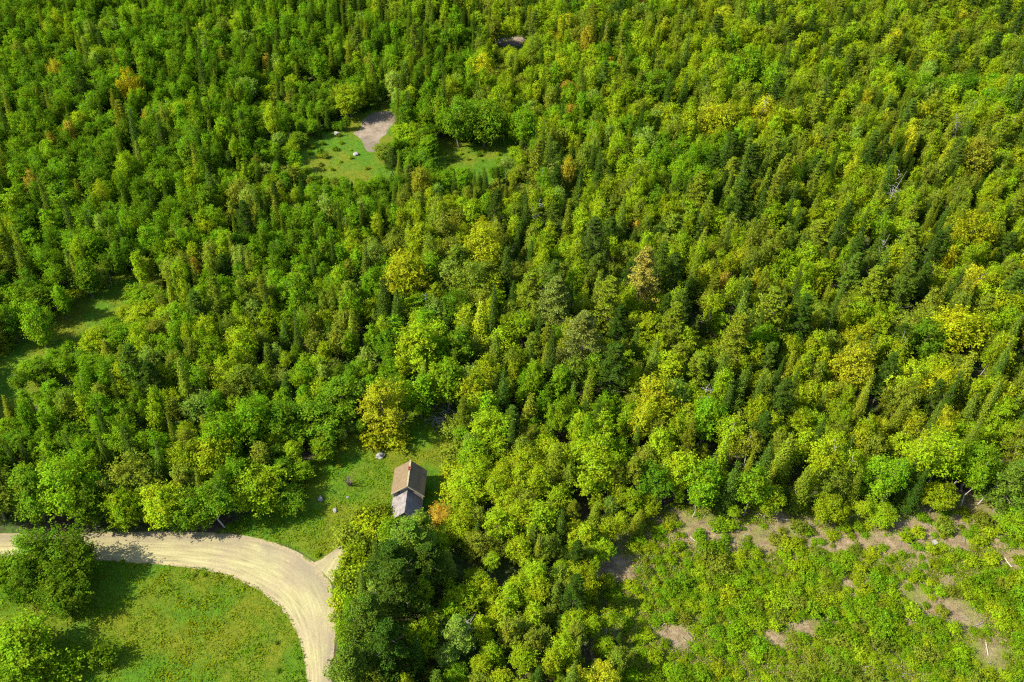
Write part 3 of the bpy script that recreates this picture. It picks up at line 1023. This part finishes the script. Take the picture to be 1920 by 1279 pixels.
# ------------------------------------------------------------------ which trees are objects of their own: the 300 of a kind that show largest
for t_ in trees:
    t_['dep'] = t_['y'] * CP - (t_['H'] * crown_mid(t_['kind']) - HC) * SP
    t_['px'], t_['py'] = proj(t_['x'], t_['y'], t_['H'] * crown_mid(t_['kind']))
    t_['size'] = t_['W'] * t_['H'] ** 0.5 / t_['dep'] ** 2 + (1 if t_['hand'] else 0)
    t_['inside'] = -25 < t_['px'] < 1945 and -25 < t_['py'] < 1310
own, rest = [], []
for k in KIND:
    L = sorted([q for q in trees if q['kind'] == k and q['inside']], key=lambda q: -q['size'])
    own += L[:296]
    rest += L[296:]
    rest += [q for q in trees if q['kind'] == k and not q['inside']]

LAND = [('the cottage', 767, 905), ('the far gravel patch', 700, 245), ('the far lawn', 880, 285), ('the field strip', 150, 600), ('the road bend', 570, 1080), ('the yard', 640, 900),
        ('the rusty clearing maple', 790, 345), ('the broad golden-olive maple', 762, 520), ('the tall tan-topped pine', 1205, 500), ('the large orange-yellow maple', 1818, 440),
        ('the wide bright yellow maple', 1790, 620), ('the lone dark pine', 250, 690), ('the tall blue-green pine', 1110, 455), ('the golden-olive maple by the pines', 1230, 755), ('the upper dark pine', 1385, 385),
        ('the large golden-olive maple', 1600, 690), ('the cone-shaped olive spruce', 1502, 918), ('the leaning birch', 1765, 900), ('the upper-right golden maple', 1340, 225), ('the wide bright green maple', 1400, 130),
        ('the bright yellow far maple', 905, 132), ('the orange-gold far maple', 245, 165), ('the tan-yellow maple', 1830, 300), ('the lime-green oval aspen', 937, 845), ('the bright cone-shaped tree', 900, 618),
        ('the rust-coloured far maple', 62, 350), ('the tall roadside maple', 118, 915), ('the large soil patch', 1765, 1135), ('the soil by the dark gap', 1370, 1005), ('the tan-green thicket pine', 858, 1190), ('the small bare spot', 950, 77),
        ('the dark cut-over gap', 1450, 950), ('the lower soil patch', 1510, 1168), ('the dark upper-right spruce', 1660, 345), ('the golden left maple', 192, 372)]
ORD = ['', 'second ', 'third ', 'fourth ', 'fifth ', 'sixth ', 'seventh ', 'eighth ', 'ninth ', 'tenth ', 'eleventh ', 'twelfth ']
CATW = {'maple_tree': ('round', 'maple'), 'aspen_tree': ('upright', 'aspen'), 'birch_tree': ('airy', 'birch'), 'spruce_tree': ('narrow', 'spruce'), 'pine_tree': ('tiered', 'pine'), 'shrub': ('low', 'shrub')}
GROUPW = {'maple_tree': 'maples of the mixed woods', 'aspen_tree': 'aspens of the mixed woods', 'birch_tree': 'birches of the mixed woods', 'spruce_tree': 'spruces of the mixed woods', 'pine_tree': 'pines of the mixed woods', 'shrub': 'shrubs on the cut-over ground'}
cells = {}
for q in own:
    if q['label']:
        continue
    d = sorted(((math.hypot(q['px'] - a, (q['py'] - b) * 1.25), nm, a, b) for nm, a, b in LAND))[0]
    dx, dy = q['px'] - d[2], (q['py'] - d[3]) * 1.25
    if abs(dx) > 2.2 * abs(dy):
        w = 'right of' if dx > 0 else 'left of'
    elif abs(dy) > 2.2 * abs(dx):
        w = 'below' if dy > 0 else 'above'
    else:
        w = ('below' if dy > 0 else 'above') + (' and right of' if dx > 0 else ' and left of')
    q['dist'] = d[0]
    cells.setdefault((q['kind'], WORD.get(q['tint'], 'bright lime'), w, d[1]), []).append(q)
for (k, cw, w, nm), L in cells.items():
    L.sort(key=lambda q: q['dist'])
    form, sp = CATW[k]
    for i, q in enumerate(L):
        how = '' if len(L) == 1 else ('nearest ' if i == 0 else ORD[min(i, 11)] + 'nearest ')
        for lab in ('%s%s %s %s %s %s' % (how, cw, form, sp, w, nm), '%s%s %s %s %s' % (how, cw, sp, w, nm), '%s%s %s %s %s' % (how, cw, sp, w.replace(' and ', '-'), nm)):
            if len(lab.replace('-', ' ').split()) <= 16:
                break
        q['label'] = lab

for q in own:
    wn, hn, pr = KIND[q['kind']]
    v = int(rng.integers(len(pr)))
    cm, tm = pr[v]
    sx, sz = q['W'] / wn, q['H'] / hn
    rz = rng.uniform(0, 6.28)
    e = thing(q['kind'], q['label'], CATW[q['kind']][1] if q['kind'] == 'shrub' else 'tree', (q['x'], q['y'], 0), rz, q['group'] or GROUPW[q['kind']], (sx * rng.uniform(.93, 1.07), sx * rng.uniform(.93, 1.07), sz))
    jit = rng.uniform(0.82, 1.2)
    c = np.clip(np.array(q['tint']) * jit * np.array([rng.uniform(0.9, 1.12), 1, 1]), 0, 0.7)
    part('trunk', tm, e)
    part('crown', cm, e, c)

# the rest of the wood, too many to be built singly: points that carry a tree of one of the shapes above
def mass(name, rest, parts_):
    keys = [(k, v) for k in KIND for v in range(len(KIND[k][2]))]
    col = bpy.data.collections.new(name + '_shapes')
    for i, (k, v) in enumerate(keys):
        cm = KIND[k][2][v][0]
        o = bpy.data.objects.new('%03d_shape' % i, cm)
        o.material_slots[0].link = 'OBJECT'
        o.material_slots[0].material = M['leaf_mass']
        col.objects.link(o)
    idx = {kv: i for i, kv in enumerate(keys)}
    n = len(rest)
    P, I, SC, RT, T = np.zeros((n, 3)), [], np.zeros((n, 3)), np.zeros((n, 3)), np.ones((n, 4))
    for q, t_ in enumerate(rest):
        wn, hn, pr = KIND[t_['kind']]
        I.append(idx[(t_['kind'], int(rng.integers(len(pr))))])
        P[q] = t_['x'], t_['y'], 0
        SC[q] = t_['W'] / wn, t_['W'] / wn, t_['H'] / hn
        RT[q] = 0, 0, rng.uniform(0, 6.28)
        T[q, :3] = np.clip(np.array(t_['tint']) * rng.uniform(0.82, 1.2) * np.array([rng.uniform(0.9, 1.12), 1, 1]), 0, 0.7)
    me = bpy.data.meshes.new(name)
    me.vertices.add(n)
    me.vertices.foreach_set('co', P.astype(np.float32).ravel())
    for nm, typ, dat, key in (('pick', 'INT', np.array(I, np.int32), 'value'), ('size', 'FLOAT_VECTOR', SC, 'vector'), ('turn', 'FLOAT_VECTOR', RT, 'vector'), ('tint', 'FLOAT_COLOR', T, 'color')):
        a = me.attributes.new(nm, typ, 'POINT')
        a.data.foreach_set(key, dat.ravel() if typ == 'INT' else dat.astype(np.float32).ravel())
    ob = struct(name, me, 'stuff')
    g = bpy.data.node_groups.new(name, 'GeometryNodeTree')
    g.interface.new_socket('Geometry', in_out='INPUT', socket_type='NodeSocketGeometry')
    g.interface.new_socket('Geometry', in_out='OUTPUT', socket_type='NodeSocketGeometry')
    N = g.nodes.new
    gi, go = N('NodeGroupInput'), N('NodeGroupOutput')
    ci = N('GeometryNodeCollectionInfo')
    ci.inputs['Collection'].default_value = col
    ci.inputs['Separate Children'].default_value = True
    ci.inputs['Reset Children'].default_value = True
    ip = N('GeometryNodeInstanceOnPoints')
    ip.inputs['Pick Instance'].default_value = True

    def at(nm, typ):
        q = N('GeometryNodeInputNamedAttribute')
        q.data_type = typ
        q.inputs[0].default_value = nm
        return q.outputs[0]
    L = g.links.new
    L(gi.outputs[0], ip.inputs['Points'])
    L(ci.outputs[0], ip.inputs['Instance'])
    L(at('pick', 'INT'), ip.inputs['Instance Index'])
    L(at('size', 'FLOAT_VECTOR'), ip.inputs['Scale'])
    er = N('FunctionNodeEulerToRotation')
    L(at('turn', 'FLOAT_VECTOR'), er.inputs[0])
    L(er.outputs[0], ip.inputs['Rotation'])
    L(ip.outputs[0], go.inputs[0])
    ob.modifiers.new('trees', 'NODES').node_group = g


print('TREES own', {k: sum(q['kind'] == k for q in own) for k in KIND}, 'rest', {k: sum(q['kind'] == k for q in rest) for k in KIND})
mass('distant_woodland', [q for q in rest if q['kind'] != 'shrub'], None)
if any(q['kind'] == 'shrub' for q in rest):
    mass('scrub', [q for q in rest if q['kind'] == 'shrub'], None)


# ------------------------------------------------------------------ low cover: grass and brushwood
def scatter(name, pts, tints, hgt, wid, per, spread, up=1.2):
    n = len(pts)
    P = np.repeat(np.asarray(pts, float), per, 0)
    hh = np.repeat(np.asarray(hgt, float), per) * rng.uniform(0.5, 1.1, n * per)
    P2 = np.concatenate([P + rng.normal(size=P.shape) * spread, (hh * 0.55)[:, None]], 1)
    N = unit(rng.normal(size=(n * per, 3)) * np.array([1, 1, 0.6]) + np.array([0, 0, up]))
    V, Fq = leaf_quads(P2, N, hh * wid, rng)
    V[:, 2] = np.maximum(V[:, 2], 0.016)
    T = np.repeat(np.asarray(tints, float), per, 0)
    T = np.concatenate([T, np.ones((len(T), 1))], 1)
    me = mesh_np(name, V, Fq, M['blade'], attrs={'tint': ('FACE', 'FLOAT_COLOR', T), 'vary': ('FACE', 'FLOAT', rng.uniform(0, 1, len(Fq)))})
    return struct(name, me, 'stuff')


def pts_in(poly, dens, forbid=()):
    W2 = np.array([gnd(*q) for q in poly])
    x0, y0 = W2.min(0)
    x1, y1 = W2.max(0)
    n = int((x1 - x0) * (y1 - y0) * dens)
    X, Y = rng.uniform(x0, x1, n), rng.uniform(y0, y1, n)
    k = in_poly_np(X, Y, [tuple(q) for q in W2])
    for f in forbid:
        k &= ~in_poly_np(X, Y, [gnd(*q) for q in f])
    return np.stack([X[k], Y[k]], 1)


SHRUNK_ROAD = [(x, y + 5) for x, y in ROAD_TOP] + [(x, y - 4) for x, y in ROAD_LOW[::-1]]
DRIVE = [(596, 1054), (618, 1040), (642, 1020), (652, 1034), (632, 1066), (622, 1085)]
COT = [(728, 880), (800, 880), (800, 975), (728, 975)]
A = np.concatenate([pts_in(MEADOW_G, 18, [SHRUNK_ROAD]), pts_in(YARD_G, 14, [SHRUNK_ROAD, DRIVE]), pts_in(FIELD_G, 3), pts_in(FAR_G, 2.5, [GP])])
tt, hh = [], []
for x, y in A:
    n = vnoise(x, y, 9, 2) * 0.6 + vnoise(x, y, 3, 1) * 0.4 + rng.normal() * 0.08
    lo = np.array([0.078, 0.165, 0.0025])
    hi = np.array([0.150, 0.172, 0.003])
    f = min(1, max(0, (n - 0.22) / 0.42))
    tt.append(lo * (1 - f) + hi * f)
    hh.append(rng.uniform(0.12, 0.30) * (0.5 + 1.0 * vnoise(x, y, 2.0, 0)))
scatter('grass', A, tt, hh, 0.42, 3, 0.12)

B = pts_in(CUT_G, 45)
bt, bh, bp = [], [], []
for x, y in B:
    px, py = proj(x, y, 0)
    n = vnoise(x, y, 6, 3) * 0.6 + vnoise(x, y, 2.2, 0) * 0.4
    if bald(px, py):
        if rng.random() < 0.86:
            continue
    elif n < 0.36 and rng.random() < 0.6:
        continue
    bp.append((x, y))
    u = rng.random()
    bt.append((0.11, 0.20, 0.006) if u < 0.4 else ((0.17, 0.23, 0.006) if u < 0.8 else (0.20, 0.15, 0.04)))
    bh.append(rng.uniform(0.16, 0.36) * (0.5 if bald(px, py) else 1))
scatter('undergrowth', bp, bt, bh, 0.40, 4, 0.2, 0.6)

# ------------------------------------------------------------------ the cottage
AC = math.radians(-4.5)
C0x, C0y = gnd(763.5, 912, 5.0)
C0x, C0y = C0x + 2.25 * math.sin(AC), C0y - 2.25 * math.cos(AC)
cot = thing('cottage', 'small weathered cottage with tan gable roof and brick chimney standing in the yard', 'cottage', (C0x, C0y, 0), AC)


def boxvf(x0, x1, y0, y1, z0, z1):
    V = [(x0, y0, z0), (x1, y0, z0), (x1, y1, z0), (x0, y1, z0), (x0, y0, z1), (x1, y0, z1), (x1, y1, z1), (x0, y1, z1)]
    return V, [(0, 3, 2, 1), (4, 5, 6, 7), (0, 1, 5, 4), (1, 2, 6, 5), (2, 3, 7, 6), (3, 0, 4, 7)]


def pm(name, parts, mat, parent):
    V, Fq = join(parts)
    me = bpy.data.meshes.new(name)
    me.from_pydata([tuple(v) for v in V], [], Fq)
    me.materials.append(mat)
    me.update()
    return part(name, me, parent)


def gable_body(hw, y0, y1, ze, zr):
    V = [(-hw, y0, -.1), (hw, y0, -.1), (hw, y0, ze), (0, y0, zr), (-hw, y0, ze), (-hw, y1, -.1), (hw, y1, -.1), (hw, y1, ze), (0, y1, zr), (-hw, y1, ze)]
    return V, [(0, 1, 2, 3, 4), (9, 8, 7, 6, 5), (1, 6, 7, 2), (2, 7, 8, 3), (3, 8, 9, 4), (4, 9, 5, 0)]


def slope(side, hw, y0, y1, ze, zr, over, th=0.10, lift=0.03):
    k = (zr - ze) / hw
    x1, z1 = side * (hw + over), ze - k * over
    V = []
    for yy in (y0, y1):
        V += [(0, yy, zr + lift), (x1, yy, z1 + lift), (x1, yy, z1 + lift + th), (0, yy, zr + lift + th)]
    Fq = [(0, 1, 2, 3), (7, 6, 5, 4), (3, 2, 6, 7), (0, 4, 5, 1), (1, 5, 6, 2), (0, 3, 7, 4)]
    if side < 0:
        Fq = [tuple(reversed(f)) for f in Fq]
    return V, Fq


HWM, ZE, ZR = 2.35, 3.0, 5.0      # main block behind, lower wing in front
pm('main_wall', [gable_body(HWM, 2.6, 7.2, ZE, ZR)], M['weathered_boards'], cot)
pm('wing_wall', [gable_body(2.15, -1.6, 2.597, 1.65, 3.75)], M['weathered_boards'], cot)
rfl = pm('roof', [slope(-1, HWM, 2.25, 7.5, ZE, ZR, .32)], M['tan_roofing'], cot)
rfl['label'] = 'sunlit tan slope of the main roof'
rfr = pm('roof', [slope(1, HWM, 2.25, 7.5, ZE, ZR, .32)], M['tan_roofing'], cot)
rfr['label'] = 'shaded brown slope of the main roof'
w1 = pm('wing_roof', [slope(-1, 2.15, -1.95, 2.59, 1.65, 3.75, .28)], M['grey_shingle'], cot)
w2 = pm('wing_roof', [slope(1, 2.15, -1.95, 2.59, 1.65, 3.75, .28)], M['grey_shingle'], cot)
pm('ridge_cap', [boxvf(-.12, .12, 2.2, 7.55, ZR + .135, ZR + .19)], M['trim'], rfl)
# rake boards on the front gable
k = (ZR - ZE) / HWM
for sgn in (-1, 1):
    xa, za = sgn * (HWM + .33), ZE - k * .33
    V = [(0, 2.18, ZR - .10), (xa, 2.18, za - .10), (xa, 2.18, za + .16), (0, 2.18, ZR + .16), (0, 2.246, ZR - .10), (xa, 2.246, za - .10), (xa, 2.246, za + .16), (0, 2.246, ZR + .16)]
    pm('rake_board', [(V, [(0, 1, 2, 3), (7, 6, 5, 4), (3, 2, 6, 7), (0, 4, 5, 1), (1, 5, 6, 2), (0, 3, 7, 4)])], M['trim'], cot)
for x in (-HWM, HWM):
    pm('corner_board', [boxvf(x - .08, x + .08, 2.52, 2.68, 0, ZE - .1)], M['trim'], cot)
for x in (-2.15, 2.15):
    pm('corner_board', [boxvf(x - .07, x + .07, -1.67, -1.53, 0, 2.1)], M['trim'], cot)
ch = pm('chimney', [boxvf(-.16, .22, 5.35, 5.8, ZR - .45, ZR + .5), boxvf(-.20, .26, 5.3, 5.85, ZR + .5, ZR + .6)], M['brick'], cot)
pm('flue', [boxvf(-.1, .14, 5.43, 5.72, ZR + .6, ZR + .65)], M['dark_opening'], ch)


def window(y, z, side, w=.7, h=1.0):
    x = side * HWM
    f = pm('window', [boxvf(min(x, x + side * .06), max(x, x + side * .06), y - w / 2 - .07, y + w / 2 + .07, z - .07, z + h + .07)], M['trim'], cot)
    pm('pane', [boxvf(min(x, x + side * .075), max(x, x + side * .075), y - w / 2, y + w / 2, z, z + h)], M['dark_opening'], f)


for sd in (-1, 1):
    for yy in (3.8, 5.9):
        window(yy, 1.1, sd)
gw = pm('window', [boxvf(-1.75, -1.25, 2.55, 2.598, 2.75, 3.3)], M['dark_opening'], cot)
dr = pm('door', [boxvf(-.45, .45, -1.66, -1.602, 0.05, 1.95)], M['dark_opening'], cot)
pm('door_frame', [boxvf(-.55, -.45, -1.69, -1.603, 0.05, 2.05), boxvf(.45, .55, -1.69, -1.603, 0.05, 2.05), boxvf(-.449, .449, -1.69, -1.603, 1.953, 2.05)], M['trim'], dr)


# ------------------------------------------------------------------ small things
def branchy(r, h, n, r0, spread):
    parts = [tube([(0, 0, -.1), (r.normal() * .04 * h, r.normal() * .04 * h, h * .5), (r.normal() * .08 * h, r.normal() * .08 * h, h)], [r0, r0 * .65, r0 * .15], 6)]
    for i in range(n):
        z = h * r.uniform(.25, .95)
        th = r.uniform(0, 6.28)
        L = spread * r.uniform(.4, 1) * (1.1 - .6 * z / h)
        e = (math.cos(th) * L, math.sin(th) * L, z + L * r.uniform(-.1, .5))
        m = (e[0] * .5, e[1] * .5, z + (e[2] - z) * .35)
        parts.append(tube([(0, 0, z), m, e], [r0 * .4, r0 * .25, r0 * .08], 4))
        for _ in range(2):
            f = r.uniform(.4, .9)
            q = Vector((0, 0, z)).lerp(Vector(e), f)
            parts.append(tube([q, q + Vector((r.normal(), r.normal(), abs(r.normal()) * .6)) * L * .25], [r0 * .15, r0 * .04], 4))
    return parts


DEAD = [(1320, 745, 11, 'grey dead tree with spreading bare limbs right of the golden-olive maple'), (1690, 650, 10, 'pale grey dead tree among conifers on the right'), (800, 570, 9, 'bare grey tree below the broad golden-olive maple'),
        (1678, 345, 13, 'bare pale trunk standing beside the tall dark spruce'), (1430, 205, 11, 'bare grey tree in the upper right woods'), (1790, 240, 11, 'grey dead tree left of the tan-yellow maple'), (875, 1175, 8, 'grey dead tree beside the pale thicket pine'),
        (1650, 470, 11, 'bare grey trunk left of the large orange-yellow maple'), (1010, 400, 12, 'pale bare trunk left of the tall blue-green pine')]
for i, (px, py, h, lab) in enumerate(DEAD):
    r = np.random.default_rng(50 + i)
    x, y = gnd(px, py, h * .7)
    e = thing('dead_tree', lab, 'tree', (x, y, 0), 0, 'dead trees in the woods')
    pt = branchy(r, h, 22, .15, h * .22)
    part('trunk', wood_mesh('dead_trunk', pt[:1], M['grey_wood']), e)
    part('branches', wood_mesh('dead_branches', pt[1:], M['grey_wood']), e)

# white stems that lean out over the cut-over ground
for (a, b, h, ang, lab) in ((1743, 946, 6, 24, 'leaning bare white birch trunk at the edge of the cut-over ground'), (1833, 946, 5, 16, 'short leaning pale trunk near the right end of the cut-over edge'), (1652 / 1, 945, 6, 4, 'thin upright pale stem at the edge of the cut-over ground')):
    x, y = gnd(a, b)
    e = thing('bare_tree', lab, 'tree', (x, y, 0), 0, 'bare white stems at the cut-over edge')
    dx = math.sin(math.radians(ang)) * h
    dz = math.cos(math.radians(ang)) * h
    part('trunk', wood_mesh('stem', [tube([(0, 0, -.1), (dx * .45, .1, dz * .5), (dx, .3, dz)], [.09, .07, .04], 7)], M['white_bark']), e)
    part('branches', wood_mesh('stem_branches', [tube([(dx * f, .2 * f, dz * f), (dx * f + .8 * s, .4, dz * f + .7)], [.03, .01], 5) for f, s in ((.6, 1), (.75, -1), (.88, 1))], M['white_bark']), e)

# bare shrub in the yard
r = np.random.default_rng(90)
x, y = gnd(655, 910)
e = thing('bare_shrub', 'small dark bare shrub standing alone in the grass of the yard', 'shrub', (x, y, 0), 0, None, (1.3, 1.3, 1.3))
part('stems', wood_mesh('bare_stems', [p_ for k_ in range(7) for p_ in [tube([(0.12 * math.cos(k_), 0.12 * math.sin(k_), -.05), (.35 * math.cos(k_ * .9) * (1 + .2 * (k_ % 3)), .35 * math.sin(k_ * .9), .8), (.75 * math.cos(k_ * .9), .75 * math.sin(k_ * .9), 1.5 + .2 * (k_ % 3))], [.07, .05, .015], 5)]] + branchy(r, 1.7, 16, .07, .8), M['bark']), e)

# brush pile at the top of the yard
x, y = gnd(838, 792)
e = thing('brush_pile', 'heap of grey dead branches at the top right corner of the yard', 'brush pile', (x, y, 0))
pp = []
for _ in range(110):
    th = r.uniform(0, 6.28)
    c = Vector((r.normal() * 1.5, r.normal() * 1.0, abs(r.normal()) * .55 + .1))
    d = Vector((math.cos(th), math.sin(th), r.normal() * .35)) * r.uniform(.5, 1.4)
    pp.append(tube([c - d, c + Vector((0, 0, .08)), c + d], [.045, .04, .015], 4))
part('branches', wood_mesh('brush_branches', pp, M['grey_wood']), e)


def rock_mesh(name, r, s):
    bm_v, bm_f = [], []
    import bmesh
    bm = bmesh.new()
    bmesh.ops.create_icosphere(bm, subdivisions=3, radius=1)
    off = r.uniform(0, 50, 3)
    for v in bm.verts:
        p_ = v.co
        n_ = math.sin(p_.x * 3 + off[0]) * .12 + math.sin(p_.y * 4 + off[1]) * .10 + math.sin(p_.z * 5 + p_.x * 2 + off[2]) * .08
        v.co = p_ * (1 + n_)
        v.co.x *= s[0]
        v.co.y *= s[1]
        v.co.z *= s[2]
        v.co.z += s[2] * .45
    me = bpy.data.meshes.new(name)
    bm.to_mesh(me)
    bm.free()
    me.materials.append(M['stone'])
    return me


ROCKS = [(713, 856, .75, 'grey boulder in the grass above the cottage'), (748, 796, .45, 'small grey boulder at the foot of the golden-olive maple'), (601, 936, .5, 'pale boulder at the left edge of the yard'), (628, 958, .35, 'small pale stone in the lower yard'), (652, 933, .22, 'tiny white stone in the middle of the yard'),
         (632, 252, .7, 'white boulder at the left of the far gravel patch'), (667, 290, .7, 'pale boulder below the far gravel patch'), (1753, 1018, .5, 'grey boulder on the cut-over ground below the leaning birch')]
for i, (px, py, s, lab) in enumerate(ROCKS):
    r = np.random.default_rng(200 + i)
    x, y = gnd(px, py)
    o = bpy.data.objects.new('boulder', rock_mesh('boulder', r, (s * r.uniform(.9, 1.3), s * .85, s * .6)))
    COL.objects.link(o)
    o.location = (x, y, 0.01)
    o.rotation_euler = (0, 0, r.uniform(0, 6))
    o['label'], o['category'], o['group'] = lab, 'boulder', 'loose stones'

# logs left lying on the cut-over ground
LOGS = [(1322, 1048, 2.0, 60, .16), (1330, 1035, 1.5, -15, .15), (1372, 1165, 1.4, 40, .12), (1455, 1165, 1.2, 10, .11), (1585, 1175, 1.0, -35, .13), (1525, 1012, 1.4, 20, .12), (1590, 1000, 1.1, 70, .12), (1870, 1000, 2.5, 120, .14), (1890, 1055, 2.1, 100, .14), (1835, 1170, 2.2, 20, .12), (1850, 1215, 3.1, 75, .13), (1300, 1012, 1.5, 130, .1),
        (1640, 1255, 1.1, 15, .14), (1205, 1018, 2.1, 12, .12), (1245, 1170, 1.2, 50, .13), (1480, 1225, 1.5, 165, .12), (1740, 1110, 1.4, 80, .11), (1700, 1215, 1.1, 30, .12), (1560, 960, 3.7, 4, .14), (1480, 975, 3.1, 172, .14)]
NEARW = ['in front of the green maple', 'beside the crossing log', 'in the left part', 'left of the middle', 'in the middle', 'below the cone-shaped spruce', 'right of the cone-shaped spruce', 'below the low maple bush', 'at the right edge', 'right of the large soil patch', 'in the lower right corner', 'at the left end of the treeline', 'at the bottom middle',
         'at the left corner', 'on the left brushy side', 'low in the middle', 'on the large soil patch', 'below the large soil patch', 'under the trees in the shade', 'in the dark gap']
for i, (px, py, L, ang, rd) in enumerate(LOGS):
    x, y = gnd(px, py)
    r = np.random.default_rng(300 + i)
    rd *= .55
    L *= .8
    e = thing('log', '%s pale log lying on the cut-over ground %s' % ('long' if L > 1.9 else 'short', NEARW[i]), 'log', (x, y, 0), math.radians(ang), 'logs left on the cut-over ground')
    part('stem', wood_mesh('log_stem', [tube([(-L / 2, 0, rd), (0, r.normal() * .08, rd + .04), (L / 2, 0, rd)], [rd, rd * .9, rd * .75], 8), tube([(0, 0, rd), (.2, .3, rd + .35)], [rd * .3, rd * .1], 5)], M['pale_wood'] if i % 3 else M['grey_wood']), e)
    ca = []
    for sx_, q_ in ((-1, rd), (1, rd * .75)):
        ca.append(tube([(sx_ * L / 2, 0, rd), (sx_ * (L / 2 + .012), 0, rd)], [q_ * .98, q_ * .02], 8))
    part('cut_end', wood_mesh('log_end', ca[:1], M['pale_wood']), e)
    part('cut_end', wood_mesh('log_end', ca[1:], M['pale_wood']), e)

# brushwood strewn over the cut-over ground
pp = []
for _ in range(600):
    px, py = rng.uniform(1140, 1960), rng.uniform(945, 1300)
    if not (in_poly(px, py, CUT_G)) or rng.random() < (0 if bald(px, py) else 0.75):
        continue
    x, y = gnd(px, py)
    th = rng.uniform(0, 6.28)
    L = rng.uniform(.2, .6)
    d = Vector((math.cos(th) * L, math.sin(th) * L, rng.normal() * .1))
    c = Vector((x, y, rng.uniform(.08, .3)))
    pp.append(tube([c - d, c + d], [.035, .02], 4))
struct('brushwood', wood_mesh('brushwood', pp, M['grey_wood']), 'stuff')
